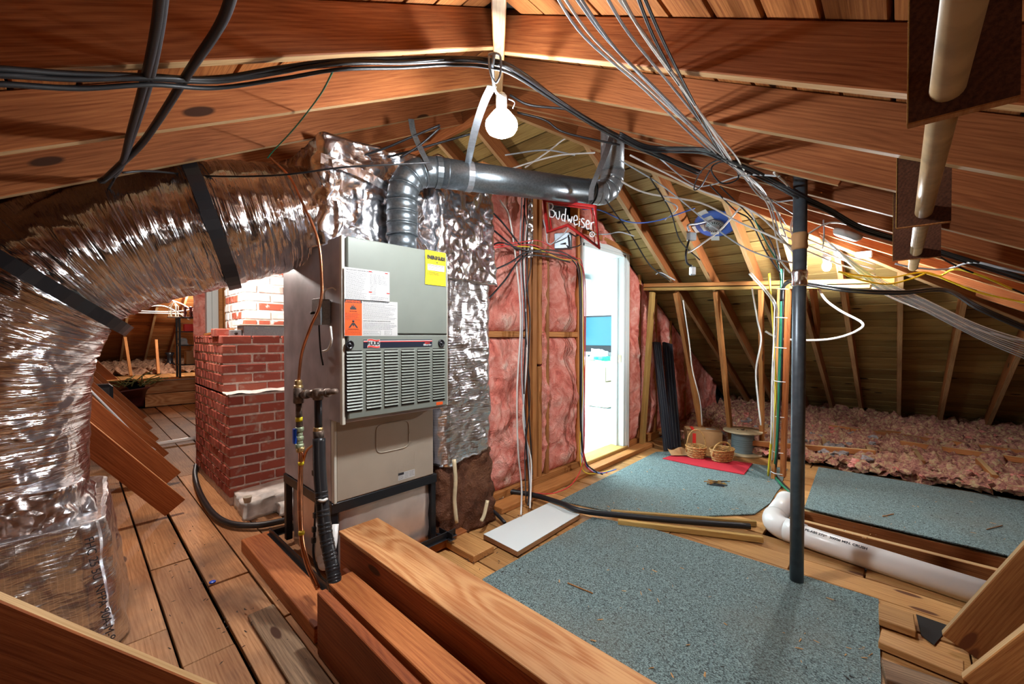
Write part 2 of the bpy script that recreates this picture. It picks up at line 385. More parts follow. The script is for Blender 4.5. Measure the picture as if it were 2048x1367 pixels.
def box(name, lo, hi, mat, parent=None, ch=.003):
    lo, hi = V(lo), V(hi); c = (lo + hi) / 2; h = (hi - lo) / 2
    h = V((abs(h.x), abs(h.y), abs(h.z)))
    v, f = boxdata(h.x, h.y, h.z, min(ch, min(h) * .4))
    return mesh_obj(name, v, f, mat, parent, mw=Matrix.Translation(c))
def frame(o, size, mat, name, parent=None, ch=.003, mw=None):
    v, f = boxdata(size[0] / 2, size[1] / 2, size[2] / 2, ch)
    return mesh_obj(name, v, f, mat, parent, mw=mw)
def hexa(name, cs, mat, parent=None):
    """8 corners: bottom 4 ccw then top 4"""
    c = sum((V(p) for p in cs), V()) / 8
    return mesh_obj(name, [V(p) - c for p in cs], [(3, 2, 1, 0), (4, 5, 6, 7), (0, 1, 5, 4), (1, 2, 6, 5), (2, 3, 7, 6), (3, 0, 4, 7)], mat, parent, mw=Matrix.Translation(c))
def spl(pts, n=6):
    pts = [V(p) for p in pts]
    if len(pts) < 3: 
        return [pts[0].lerp(pts[-1], i / n) for i in range(n + 1)]
    q = [pts[0] * 2 - pts[1]] + pts + [pts[-1] * 2 - pts[-2]]; out = []
    for i in range(1, len(q) - 2):
        a, b, c, d = q[i - 1:i + 3]
        for k in range(n):
            t = k / n
            out.append(.5 * ((2 * b) + (c - a) * t + (2 * a - 5 * b + 4 * c - d) * t * t + (3 * b - a - 3 * c + d) * t ** 3))
    out.append(pts[-1]); return out
def tubedata(path, r, n=6, cap=True):
    path = [V(p) for p in path]; m = len(path)
    rr = r if isinstance(r, (list, tuple)) else [r] * m
    T = [(path[min(i + 1, m - 1)] - path[max(i - 1, 0)]).normalized() for i in range(m)]
    up = V((0, 0, 1)) if abs(T[0].z) < .9 else V((1, 0, 0))
    nv = T[0].cross(up).normalized(); vs_, fs, uv = [], [], []; s = 0
    for i in range(m):
        nv = (nv - T[i] * nv.dot(T[i])).normalized(); bv = T[i].cross(nv)
        if i: s += (path[i] - path[i - 1]).length
        for k in range(n):
            a = 2 * math.pi * k / n
            vs_.append(path[i] + (nv * math.cos(a) + bv * math.sin(a)) * rr[i]); uv.append((s, a * rr[i]))
    for i in range(m - 1):
        for k in range(n):
            a, b = i * n + k, i * n + (k + 1) % n
            fs.append((a, b, b + n, a + n))
    if cap: fs.append(tuple(reversed(range(n)))); fs.append(tuple(range((m - 1) * n, m * n)))
    return vs_, fs, uv
def tube(name, pts, r, mat, parent=None, n=8, sp=0, cap=True):
    path = spl(pts, sp) if sp else [V(p) for p in pts]
    c = path[0].copy()
    v, f, _ = tubedata([p - c for p in path], r, n, cap)
    return mesh_obj(name, v, f, mat, parent, smooth=True, mw=Matrix.Translation(c))
def lathe(name, prof, at, mat, parent=None, n=24, axis=(0, 0, 1), smooth=True, seg=None):
    v, f = [], []; m = len(prof)
    for (r, z) in prof:
        for k in range(n): a = 2 * math.pi * k / n; v.append((r * math.cos(a), r * math.sin(a), z))
    for i in range(m - 1):
        for k in range(n): a, b = i * n + k, i * n + (k + 1) % n; f.append((a, b, b + n, a + n))
    if prof[0][0] > 1e-6: f.append(tuple(reversed(range(n))))
    if prof[-1][0] > 1e-6: f.append(tuple(range((m - 1) * n, m * n)))
    ax = V(axis).normalized(); q = V((0, 0, 1)).rotation_difference(ax).to_matrix().to_4x4()
    o = mesh_obj(name, v, f, mat, parent, smooth=False, mw=Matrix.Translation(V(at)) @ q)
    if smooth:
        o.data.polygons.foreach_set('use_smooth', [len(p.vertices) == 4 for p in o.data.polygons])
    return o
def slab(name, pts, z0, z1, mat, parent=None):
    n = len(pts); c = V((sum(p[0] for p in pts) / n, sum(p[1] for p in pts) / n, z0))
    v = [(p[0] - c.x, p[1] - c.y, 0) for p in pts] + [(p[0] - c.x, p[1] - c.y, z1 - z0) for p in pts]
    a = sum(pts[i][0] * pts[(i + 1) % n][1] - pts[(i + 1) % n][0] * pts[i][1] for i in range(n))
    if a < 0: v = v[:n][::-1] + v[n:][::-1]
    f = [tuple(reversed(range(n))), tuple(range(n, 2 * n))] + [(i, (i + 1) % n, (i + 1) % n + n, i + n) for i in range(n)]
    return mesh_obj(name, v, f, mat, parent, mw=Matrix.Translation(c))
def nz(p, s=1.0, o=0): return noise.noise(V(p) * s + V((o * 17.3, o * 9.1, o * 5.7)))
def turb(p, s, o=0, k=3):
    t, a = 0, 1
    for i in range(k): t += a * nz(p, s * 2 ** i, o + i); a *= .5
    return t
def sheet(name, fn, nu, nv, mat, parent=None, smooth=True, uvm=None, kind=None, back=None):
    """grid surface fn(a,b)->point, a,b in 0..1"""
    v = [fn(i / nu, j / nv) for j in range(nv + 1) for i in range(nu + 1)]
    c = v[0].copy(); v = [p - c for p in v]
    f = [(j * (nu + 1) + i, j * (nu + 1) + i + 1, (j + 1) * (nu + 1) + i + 1, (j + 1) * (nu + 1) + i) for j in range(nv) for i in range(nu)]
    uv = [((i / nu) * uvm[0], (j / nv) * uvm[1]) for j in range(nv + 1) for i in range(nu + 1)] if uvm else None
    o = mesh_obj(name, v, f, mat, parent, smooth=smooth, mw=Matrix.Translation(c), uv=uv)
    if kind: o['kind'] = kind
    return o
def wrapbox(name, cs, mat, parent=None, n=(26, 26, 40), amp=.012, fr=9, seed=0, rnd=.04, kind=None):
    """closed soft box: corners bottom 4 ccw (x0y0,x1y0,x1y1,x0y1) + top 4, crumpled"""
    cs = [V(p) for p in cs]; c = sum(cs, V()) / 8
    def tri(a, b, d):
        bt = cs[0].lerp(cs[1], a).lerp(cs[3].lerp(cs[2], a), b); tp = cs[4].lerp(cs[5], a).lerp(cs[7].lerp(cs[6], a), b)
        return bt.lerp(tp, d)
    verts, faces, uv, cache = [], [], [], {}
    def vid(a, b, d, uvc):
        k = (round(a, 5), round(b, 5), round(d, 5))
        if k in cache: return cache[k]
        p = tri(a, b, d)
        # round the vertical edges
        e = min(a, 1 - a), min(b, 1 - b)
        L1 = (cs[1] - cs[0]).length; L2 = (cs[3] - cs[0]).length
        ex, ey = e[0] * L1, e[1] * L2
        if ex < rnd and ey < rnd:
            cx = tri(rnd / L1 if a < .5 else 1 - rnd / L1, rnd / L2 if b < .5 else 1 - rnd / L2, d); q = p - cx; q.z = 0
            if q.length > rnd: p = p - q + q.normalized() * rnd
        o = (p - c); o.z *= .3
        if o.length > 0: o.normalize()
        h = abs(turb(p, fr, seed, 3)) * 2 - .4 + .6 * nz(p, fr * .35, seed + 3)
        p = p + o * h * amp
        cache[k] = len(verts); verts.append(p - c); uv.append(uvc); return cache[k]
    nx, ny, nh = n
    def face(fn, na, nb, flip, sa, sb):
        for i in range(na):
            for j in range(nb):
                q = [vid(*fn(x, y), (x * sa, y * sb)) for x, y in ((i / na, j / nb), ((i + 1) / na, j / nb), ((i + 1) / na, (j + 1) / nb), (i / na, (j + 1) / nb))]
                faces.append(tuple(reversed(q)) if flip else tuple(q))
    Lx = (cs[1] - cs[0]).length; Ly = (cs[3] - cs[0]).length; Lz = (cs[4] - cs[0]).length
    face(lambda x, y: (x, 0, y), nx, nh, False, Lx, Lz); face(lambda x, y: (x, 1, y), nx, nh, True, Lx, Lz)
    face(lambda x, y: (0, x, y), ny, nh, True, Ly, Lz); face(lambda x, y: (1, x, y), ny, nh, False, Ly, Lz)
    face(lambda x, y: (x, y, 0), nx, ny, True, Lx, Ly); face(lambda x, y: (x, y, 1), nx, ny, False, Lx, Ly)
    o = mesh_obj(name, verts, faces, mat, parent, smooth=True, mw=Matrix.Translation(c), uv=uv)
    if kind: o['kind'] = kind
    return o
def text(name, body, size, at, xd, yd, mat, parent=None, ext=.0004, align='LEFT', bold=0):
    cu = bpy.data.curves.new(name, 'FONT'); cu.body = body; cu.size = size; cu.extrude = ext; cu.align_x = align; cu.offset = bold
    cu.materials.append(mat)
    t = bpy.data.objects.new(name, cu); C.objects.link(t); bpy.context.view_layer.update()
    me = bpy.data.meshes.new_from_object(t.evaluated_get(bpy.context.evaluated_depsgraph_get())); bpy.data.objects.remove(t)
    me.materials.clear(); me.materials.append(mat)
    o = bpy.data.objects.new(name, me); o.matrix_basis = Matrix.Translation(V(at)) @ axes(xd, yd)
    return link(o, parent)
def under(p):
    p = V(p); d = p - O; lim = lambda q: min(1.8 + S * q.x, 1.8 + S * q.y, 4.22 - S * q.x, zD(q.y), 2.98) - .022 - q.z
    if lim(p) > 0: return p
    lo, hi = 0.0, 1.0
    for _ in range(24):
        m_ = (lo + hi) / 2
        if lim(O + d * m_) > 0: lo = m_
        else: hi = m_
    return O + d * lo
def cable(name, label, pts, r, mat, cat='cable', group=None, n=6, sp=6):
    path = [under(p) for p in spl(pts, sp)]
    o = tube(name, path, r, mat, None, n, 0); return tag(o, label, cat, group)
def PDs(*t): return [PD(*q) for q in t]

# ------------------------------------------------------------------ floor
floor = thing('floor', (0, 0, 0), kind='structure')
box('subfloor', (-3.3, -3.3, -.32), (8.2, 14.2, -.24), M['dark'], floor, 0)
TR = (2.93, 3.64)     # open joist bay in x, south of y = .6
HOLE = [(2.93, 3.64, -3.3, .62), (2.32, 2.50, -.34, -.10), (.62, .73, 1.02, 1.06)]
xs = -1.72; row = 0
random.seed(11)
while xs < 4.85:
    wdt = .181; x0, x1 = xs + .004, xs + wdt - random.choice((.004, .006, .012) if xs < .9 else (.003, .005))
    segs = []; y = -1.6 + random.uniform(-.8, 0)
    hole = next((h for h in HOLE[:1] if x0 >= h[0] - .1 and x1 <= h[1] + .1), None)
    if hole: y = .62
    while y < 9.6:
        L = random.uniform(.9, 2.6) if xs < 1 else random.uniform(1.2, 3.2)
        y2 = min(y + L, 9.6)
        segs.append((y, y2)); y = y2
    for (a, b) in segs:
        if 0 < xs < .75 and b < 1.9 and random.random() < .7: m = M['plank_old']
        else: m = M['plank'] if xs < 1.3 else M['plank_r']
        if xs > .3 and a > 4.9 and xs > 2.1: continue
        dz = random.uniform(-.006, .0)
        board('plank', ((x0 + x1) / 2, a + .003, -.0125 + dz), ((x0 + x1) / 2, b - random.choice((.003, .006)), -.0125 + dz), x1 - x0, .025, m, floor, wd=(1, 0, 0), ch=.002)
    xs += wdt; row += 1
for x in (3.655, 3.44, 2.90, 2.6, 2.2):
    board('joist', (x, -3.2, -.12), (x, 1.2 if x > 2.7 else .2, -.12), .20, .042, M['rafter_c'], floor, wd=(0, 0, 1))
for y in (-1.0, .8):
    pass
# ------------------------------------------------------------------ roof
ceil = thing('ceiling', (2.24, 2.24, 3.1), kind='structure')
RT = .155
nA = V((-S, 0, 1)).normalized(); nB = V((0, -S, 1)).normalized(); nC = V((S, 0, 1)).normalized(); nD = V((0, S, 1)).normalized()
ra = [.835 - .455, .835, 1.262, 1.742, 2.205] + [2.66 + .455 * i for i in range(14)]
def zA(x): return 1.8 + S * x
def zB(y): return 1.8 + S * y
def zC(x): return 4.22 - S * x
def zD(y): return 7.735 - S * y
for y in ra:
    if y > 9.5: continue
    xe = min(y, 2.24)
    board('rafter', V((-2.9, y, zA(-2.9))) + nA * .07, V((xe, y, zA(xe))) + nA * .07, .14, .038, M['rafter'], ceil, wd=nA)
for x in [.42, .87, 1.31, 1.752, 2.19, 2.66, 3.1, 3.55, 4.0, 4.45, 4.9, 5.35, 5.8]:
    ye = x if x < 2.24 else 4.48 - x
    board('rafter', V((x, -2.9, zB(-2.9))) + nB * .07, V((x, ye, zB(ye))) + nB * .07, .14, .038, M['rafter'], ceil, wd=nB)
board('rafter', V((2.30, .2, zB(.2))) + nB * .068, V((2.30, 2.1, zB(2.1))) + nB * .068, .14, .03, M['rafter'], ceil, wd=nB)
for y in [1.80, 1.42, 1.02, .70, .38, 0, -.38, -.78, -1.18, -1.58, 2.6, 3.06, 3.5, 4, 4.5, 5, 5.5, 6, 7, 8]:
    x0 = 4.48 - y if y < 2.24 else 2.24
    x1 = 7.75 if y < 2.2 else 3.6
    board('rafter', V((x0, y, zC(x0))) + nC * .07, V((x1, y, zC(x1))) + nC * .07, .14, .042, M['rafter_c'], ceil, wd=nC)
for i in range(14):
    x = -2.6 + .42 * i
    y0 = 10.99 - x if x < 2.24 else 8.75
    if y0 > 13: continue
    board('rafter', V((x, y0, zD(y0))) + nD * .07, V((x, 14.1, zD(14.1))) + nD * .07, .14, .042, M['rafter_c'], ceil, wd=nD)
# hips and ridge
def hip(a, b, mat='rafter', t=.045, w=.19, dz=.055):
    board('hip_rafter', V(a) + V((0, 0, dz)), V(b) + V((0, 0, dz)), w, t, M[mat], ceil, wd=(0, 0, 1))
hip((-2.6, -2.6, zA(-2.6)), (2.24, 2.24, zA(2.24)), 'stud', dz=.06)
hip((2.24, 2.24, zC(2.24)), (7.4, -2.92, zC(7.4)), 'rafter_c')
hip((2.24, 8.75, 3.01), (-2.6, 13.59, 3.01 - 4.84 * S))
board('ridge_board', (2.24, 2.1, 3.06), (2.24, 8.8, 3.06), .19, .04, M['rafter'], ceil)
# sheathing, one board per course
def course(k, wd_, off, n0, n1, ext, nrm, alongx, mat, bw=.142, skip=None):
    pass
bw = .145; hs = bw / math.sqrt(1 + S * S)          # plan width of a course
def sheath(plane, lo, hi, ext, mat):
    c = lo
    while c < hi:
        m_ = c + hs / 2; e0, e1 = ext(m_)
        if e1 - e0 > .1:
            if plane == 'A': p0, p1, n_, wd_ = V((m_, e0, zA(m_))), V((m_, e1, zA(m_))), nA, V((1, 0, S))
            if plane == 'B': p0, p1, n_, wd_ = V((e0, m_, zB(m_))), V((e1, m_, zB(m_))), nB, V((0, 1, S))
            if plane == 'C': p0, p1, n_, wd_ = V((m_, e0, zC(m_))), V((m_, e1, zC(m_))), nC, V((-1, 0, S))
            if plane == 'D': p0, p1, n_, wd_ = V((e0, m_, zD(m_))), V((e1, m_, zD(m_))), nD, V((0, -1, S))
            j = random.uniform(0, .003)
            board('sheathing_board', p0 + n_ * (.152 + j), p1 + n_ * (.152 + j), bw - .012, .02, mat, ceil, wd=wd_.normalized(), ch=.002)
        c += hs
sheath('A', -3.1, 2.24, lambda x: (x, 11.2 - x), M['sheath'])
sheath('B', -3.1, 2.24, lambda y: (y, 4.48 - y), M['sheath'])
sheath('C', 2.24, 7.95, lambda x: (4.3 - x, 9.4 if x < 3.9 else 2.22), M['sheath_c'])
sheath('D', 8.75, 14.2, lambda y: (10.99 - y - .2, min(6, y - 8.75 + 2.3)), M['sheath'])
# felt over the boards keeps daylight out of the joints
def felt(c):
    cc = sum((V(p) for p in c), V()) / 4
    o = mesh_obj('roofing_felt', [V(p) - cc for p in c], [(0, 1, 2, 3)], M['dark'], ceil, mw=Matrix.Translation(cc)); return o
up = .19
felt([(-3.4, -3.4, zA(-3.4) + up), (2.24, 2.24, zA(2.24) + up), (2.24, 8.75, zA(2.24) + up), (-3.4, 14.4, zA(-3.4) + up)])
felt([(-3.4, -3.4, zB(-3.4) + up), (8.1, -3.4, zB(-3.4) + up), (2.3, 2.24, zB(2.24) + up), (2.18, 2.24, zB(2.24) + up)])
felt([(8.1, -3.6, zC(8.1) + up), (8.1, 2.28, zC(8.1) + up), (2.3, 2.28, zC(2.3) + up), (2.24, 2.24, zC(2.24) + up)])
felt([(3.95, 2.2, zC(3.95) + up), (3.95, 10.5, zC(3.95) + up), (2.24, 8.75, zC(2.24) + up), (2.24, 2.2, zC(2.24) + up)])
felt([(-3.4, 14.4, zD(14.4) + up), (2.2, 8.75, zD(8.75) + up), (2.3, 8.75, zD(8.75) + up), (8.1, 14.4, zD(14.4) + up)])
board('plate', (7.82, -3.2, .02), (7.82, 2.2, .02), .14, .09, M['rafter_c'], floor)

# ------------------------------------------------------------------ wall with the door (plane y = 2.16)
YW = 2.16
wall = thing('wall_back', (2.0, YW, 0), kind='structure')
def stud(x0, x1, z0=.09, z1=2.45, m='stud', y0=YW, dep=.09, par=None):
    return board('stud', ((x0 + x1) / 2, y0 + dep / 2, z0), ((x0 + x1) / 2, y0 + dep / 2, z1), dep, x1 - x0, M[m], par or wall, wd=(0, 1, 0))
stud(2.49, 2.53); stud(2.545, 2.60); stud(2.625, 2.665, .09, 1.0); stud(2.625, 2.665, 1.02, 2.45, dep=.08); stud(2.72, 2.76); stud(3.185, 3.225)
stud(1.98, 2.02)
stud(4.15, 4.19, .09, 2.10); stud(4.42, 4.46, .09, 1.95); stud(4.85, 4.89, .09, 1.7); stud(5.3, 5.34, .09, 1.45); stud(5.8, 5.84, .09, 1.2)
board('bottom_plate', (1.95, YW + .045, .045), (3.24, YW + .045, .045), .09, .09, M['stud'], wall, wd=(0, 1, 0))
board('bottom_plate', (4.12, YW + .045, .045), (7.4, YW + .045, .045), .09, .09, M['stud'], wall, wd=(0, 1, 0))
board('sill_board', (2.05, YW - .075, .02), (4.5, YW - .075, .02), .13, .04, M['stud'], wall, wd=(0, 1, 0))
board('blocking', (2.02, YW + .035, 1.265), (2.49, YW + .035, 1.265), .07, .045, M['stud'], wall, wd=(0, 1, 0))
board('blocking', (2.76, YW + .035, 1.265), (3.185, YW + .035, 1.265), .07, .045, M['stud'], wall, wd=(0, 1, 0))
board('blocking', (2.665, YW + .035, 1.265), (2.72, YW + .035, 1.265), .07, .045, M['stud'], wall, wd=(0, 1, 0))
board('top_plate', (2.0, YW + .05, 2.47), (3.25, YW + .05, 2.47), .09, .04, M['stud'], wall, wd=(0, 1, 0))
def batt(x0, x1, z0, z1, top=None, y=YW + .02, s=0):
    def fn(a, b):
        x = x0 + (x1 - x0) * a; z = z0 + (z1 - z0) * b
        if top: z = z0 + (min(z1, top(x)) - z0) * b
        e = min(a, 1 - a, b, 1 - b); bulge = .05 * min(1, e * 9) ** .5
        p = V((x, 0, z)); h = turb(p, 4.5, s, 4) * .045 + abs(turb(p, 13, s + 5, 2)) * .012
        return V((x + .012 * nz(p, 6, s + 2), y - bulge + .02 - h * min(1, e * 8), z))
    nu = max(8, int((x1 - x0) * 55)); nv = int((z1 - z0) * 55)
    return sheet('insulation_batt', fn, nu, nv, M['batt'], wall)
batt(2.02, 2.49, .09, 1.245, s=1); batt(2.02, 2.49, 1.29, 2.45, s=2)
batt(2.76, 3.185, .09, 1.245, s=3); batt(2.76, 3.185, 1.29, 2.3, s=4)
batt(2.665, 2.72, .09, 2.4, s=5)
rt = lambda x: zC(x) + .12
batt(4.19, 4.42, .09, 2.2, rt, s=6); batt(4.46, 4.85, .09, 2.1, rt, s=7); batt(4.89, 5.3, .09, 2.0, rt, s=8); batt(5.34, 5.8, .09, 1.8, rt, s=9); batt(5.84, 7.2, .09, 1.5, rt, s=10)
batt(3.2, 3.5, 2.12, 2.6, None, s=11); batt(3.5, 4.1, 2.14, 2.4, rt, s=12)
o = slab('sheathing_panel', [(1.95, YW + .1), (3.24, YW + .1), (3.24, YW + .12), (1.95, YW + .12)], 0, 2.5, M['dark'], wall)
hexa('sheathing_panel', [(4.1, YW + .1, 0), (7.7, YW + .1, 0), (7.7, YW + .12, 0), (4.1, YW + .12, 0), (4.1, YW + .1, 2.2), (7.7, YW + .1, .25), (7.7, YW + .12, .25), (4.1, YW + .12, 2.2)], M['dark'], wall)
# header planks over the door that follow the roof
board('header', PY(1168, 462, YW) + V((0, .01, 0)), PY(1262, 508, YW) + V((0, .01, 0)), .05, .09, M['stud'], wall)
# ------------------------------------------------------------------ door frame and the bright room behind
door = thing('door_1', (3.66, YW, 0), kind='structure')
X0, X1, ZT = 3.25, 4.07, 2.12
box('jamb', (X0 - .005, YW - .01, .03), (X0 + .03, YW + .14, ZT), M['trimw'], door)
box('jamb', (X1 - .035, YW - .01, .03), (X1, YW + .14, ZT), M['trimw'], door)
box('casing', (X1, YW - .02, .04), (X1 + .075, YW + .015, ZT), M['trimw'], door, .006)
box('head_jamb', (X0, YW - .01, ZT - .03), (X1, YW + .14, ZT), M['trimw'], door)
box('head_casing', (X0, YW - .02, ZT), (X1 + .075, YW + .015, ZT + .05), M['trimw'], door, .006)
box('threshold', (X0 - .02, YW - .03, .03), (X1 + .04, YW + .15, .07), M['stud_y'], door, .006)
box('door_stop', (X1 - .055, YW + .06, .07), (X1 - .035, YW + .085, ZT - .03), M['trimw'], door)
box('strike_plate', (X1 - .04, YW + .02, .97), (X1 - .034, YW + .05, 1.05), M['brass'], door, .001)
study = thing('wall_study', (4, 3.5, 0), kind='structure')
RX0, RX1, RY0, RY1 = 2.1, 5.35, 2.30, 5.0
box('study_floor_panel', (RX0, RY0 - .02, .02), (RX1, RY1, .045), M['wall_w'], study, 0)
box('study_wall_panel', (RX1, RY0, .0), (RX1 + .03, RY1, 2.2), M['wall_w'], study, 0)
box('study_wall_panel', (RX0, RY1, .0), (RX1, RY1 + .03, 2.2), M['wall_w'], study, 0)
box('study_wall_panel', (RX0 - .03, RY0, .0), (RX0, RY1, 2.2), M['wall_w'], study, 0)
box('study_wall_panel', (RX0, RY0 - .02, .0), (X0 - .01, RY0, 2.2), M['wall_w'], study, 0)
box('study_wall_panel', (X1 + .01, RY0 - .02, .0), (RX1, RY0, 2.2), M['wall_w'], study, 0)
box('study_ceiling_panel', (RX0, RY0 - .02, 2.17), (RX1, RY1, 2.2), M['wall_w'], study, 0)
# a lit room: cabinet, counter, television, boxes, bag
t = thing('counter_cabinet', (5.0, 3.6, .045), 'white base cabinet with pale countertop behind the open doorway', 'cabinet')
box('countertop', (4.72, 2.95, .92), (RX1, 4.95, .96), M['trimw'], t); box('body', (4.76, 3.2, .045), (RX1, 4.95, .92), M['wall_w'], t)
box('door', (4.745, 3.22, .14), (4.76, 3.75, .88), M['trimw'], t)
t = thing('wall_cabinet', (4.6, 4.1, 1.15), 'tall white wall cabinet hung above the counter in the bright room', 'cabinet')
box('body', (4.72, 3.38, 1.22), (RX1, 4.9, 2.1), M['wall_w'], t); box('door', (4.70, 3.40, 1.24), (4.72, 3.9, 2.08), M['trimw'], t)
t = thing('television', (5.1, 3.2, .96), 'flat black television on the counter in the bright room', 'television')
box('screen', (5.05, 2.88, 1.12), (5.07, 3.30, 1.52), M['tv'], t); box('bezel', (5.06, 2.86, 1.03), (5.11, 3.33, 1.54), M['blackm'], t); box('foot', (5.0, 2.98, .961), (5.18, 3.22, .985), M['blackm'], t); box('neck', (5.07, 3.06, .98), (5.12, 3.14, 1.06), M['blackm'], t)
def carton(name, lo, hi, label, mat='cardw'):
    t = thing(name, ((lo[0] + hi[0]) / 2, (lo[1] + hi[1]) / 2, lo[2]), label, 'box')
    box('carton_body', lo, hi, M[mat], t, .004)
    ym = (lo[1] + hi[1]) / 2
    box('packing_tape', (lo[0] - .002, ym - .025, lo[2] + .002), (hi[0], ym + .025, hi[2] + .0015), M['edge'], t, 0)
    return t
carton('cardboard_box', (4.33, 2.52, .40), (4.72, 2.90, .70), 'pale cardboard box in the bright room, on the plastic bag', 'cardw')
t = thing('cardboard_box', (4.5, 2.7, .70), 'open cardboard box of papers, topmost in the bright room', 'box')
for lo, hi in (((4.36, 2.56, .70), (4.37, 2.86, .95)), ((4.66, 2.56, .70), (4.67, 2.86, .95)), ((4.36, 2.56, .70), (4.67, 2.57, .95)), ((4.36, 2.85, .70), (4.67, 2.86, .95)), ((4.36, 2.56, .70), (4.67, 2.86, .71))):
    box('side_panel', lo, hi, M['cardw'], t, 0)
board('flap', (4.36, 2.58, .95), (4.26, 2.60, .90), .25, .006, M['cardw'], t, wd=(0, 1, 0))
o = wrapbox('green_towel', [(4.38, 2.6, .90), (4.6, 2.6, .90), (4.6, 2.78, .9), (4.38, 2.78, .9), (4.4, 2.62, 1.0), (4.56, 2.62, 1.0), (4.56, 2.74, 1.0), (4.4, 2.74, 1.0)], M['green'], None, (8, 8, 5), .02, 12)
tag(o, 'crumpled green towel stuffed in the open box of papers', 'towel')
o = wrapbox('paper_bundle', [(4.40, 2.62, .96), (4.62, 2.62, .96), (4.62, 2.83, .96), (4.40, 2.83, .96), (4.42, 2.66, 1.08), (4.58, 2.66, 1.06), (4.58, 2.8, 1.08), (4.42, 2.8, 1.1)], M['paper'], None, (8, 8, 5), .03, 10, 4)
tag(o, 'white crumpled papers on top of the open box', 'paper')
o = wrapbox('plastic_bag', [(4.22, 2.42, .046), (4.8, 2.42, .046), (4.8, 3.0, .046), (4.22, 3.0, .046), (4.27, 2.47, .38), (4.75, 2.47, .38), (4.75, 2.95, .40), (4.27, 2.95, .40)], M['plastic_clear'], None, (16, 16, 12), .03, 8, 2, .12)
tag(o, 'bluish clear plastic storage bag on the white room floor', 'bag')

# ------------------------------------------------------------------ furnace
FX0, FX1, FY = .848, 1.455, 1.87
fur = thing('furnace', (1.15, 2.25, .05), 'grey upright gas furnace with louvered front on a black angle-iron stand', 'furnace')
box('cabinet', (FX0 + .003, 2.0, .445), (FX1 - .015, 2.64, 1.70), M['cabinet_side'], fur, .004)
box('casing', (FX0, FY + .012, .845), (FX1, 2.02, 1.715), M['cabinet_side'], fur, .004)
fl = box('edge_flange', (FX0 - .001, FY - .004, .84), (FX0 + .014, FY + .02, 1.715), M['edge'], fur, .002)
box('edge_flange', (FX1 - .006, FY - .002, .86), (FX1 + .002, FY + .02, 1.70), M['edge'], fur, .002)
up_p = box('upper_panel', (FX0 + .024, FY - .010, 1.262), (FX1 - .006, FY + .012, 1.712), M['cabinet'], fur, .006)
low_p = box('louvered_panel', (FX0 + .024, FY - .012, .862), (FX1 - .006, FY + .012, 1.256), M['cabinet'], fur, .008)
YP = FY - .0125
def fx(u, v): return PY(u, v, YP)
cols = [(694, 724), (733, 761.5), (769, 795.5), (803, 828), (835, 859), (865.5, 888.5)]
zt, zb = fx(709, 702).z, fx(709, 822).z
sl = None; NR = 19
for ci, (u0, u1) in enumerate(cols):
    x0, x1 = fx(u0, 760).x, fx(u1, 760).x
    box('louver_slot', (x0, YP - .0006, zb - .004), (x1, YP + .004, zt + .004), M['dark'], fur, 0)
    box('louver_slot', (x0, YP - .0006, zb - .004), (x0 + .001, YP + .004, zt + .004), M['dark'], fur, 0) if False else None
    for k in range(NR):
        z = zb + (zt - zb) * (k + .5) / NR; w2 = (x1 - x0) / 2 + .002
        v = [(-w2, 0, .007), (w2, 0, .007), (w2, -.007, -.0012), (-w2, -.007, -.0012), (-w2 + .003, 0, -.003), (w2 - .003, 0, -.003)]
        f = [(3, 2, 1, 0), (0, 4, 3), (1, 2, 5), (2, 3, 4, 5)]
        sl = mesh_obj('louver', v, f, M['cabinet'], fur, mw=Matrix.Translation(((x0 + x1) / 2, YP - .0005, z)))
def sticker(name, u0, v0, u1, v1, mat, y=YP, th=.0008, par=fur):
    a, b = PY(u0, v0, y), PY(u1, v1, y)
    # v0 is read at u0, heights use the left edge so that the label is upright
    return box(name, (a.x, y - th, PY(u0, v1, y).z), (b.x, y, a.z), mat, par, 0), a.x, b.x, PY(u0, v1, y).z, a.z
def lines(name, x0, x1, z0, z1, n, mat, par, y, seed=0, h=.0017, ragged=.35):
    rnd = random.Random(seed); vs_, fs = [], []
    for i in range(n):
        z = z1 - (z1 - z0) * (i + .5) / n; x = x0; xe = x1 - rnd.random() ** 2 * ragged * (x1 - x0)
        while x < xe:
            l = rnd.uniform(.003, .011); b = len(vs_); xx = min(x + l, xe)
            vs_ += [(x, y, z), (xx, y, z), (xx, y, z + h), (x, y, z + h)]; fs.append((b, b + 1, b + 2, b + 3)); x = xx + .0018
    o = mesh_obj(name, vs_, fs, mat, par); o['kind'] = 'stuff'; return o
_, a, b, c, d = sticker('instruction_label', 688, 533, 779, 599, M['paper'])
lines('printed_lines', a + .008, a + (b - a) * .48, c + .006, d - .018, 20, M['greyink'], fur, YP - .001, 1)
lines('printed_lines', a + (b - a) * .55, b - .006, c + (d - c) * .55, d - .02, 10, M['greyink'], fur, YP - .001, 2)
lines('printed_lines', a + (b - a) * .55, a + (b - a) * .7, c + .03, c + (d - c) * .55, 7, M['greyink'], fur, YP - .001, 3)
lines('printed_lines', a + (b - a) * .55, b - .006, c + .004, c + .025, 4, M['greyink'], fur, YP - .001, 4)
for (p, q) in ((.52, .93), (.89, .93), (.52, .28), (.93, .28)):
    box('red_mark', (a + (b - a) * p, YP - .0012, c + (d - c) * q), (a + (b - a) * (p + .07), YP - .0008, c + (d - c) * (q + .035)), M['redink'], fur, 0)
text('lettering', 'FOR YOUR SAFETY READ BEFORE OPERATING', .0065, (a + .008, YP - .001, d - .012), (1, 0, 0), (0, 0, 1), M['ink'], fur)
_, a, b, c, d = sticker('warning_label', 688, 597, 795, 671.5, M['paper'])
oz = a + (b - a) * .31
box('warning_band', (a + .002, YP - .0014, c + .002), (oz, YP - .0008, d - .002), M['orange_p'], fur, 0)
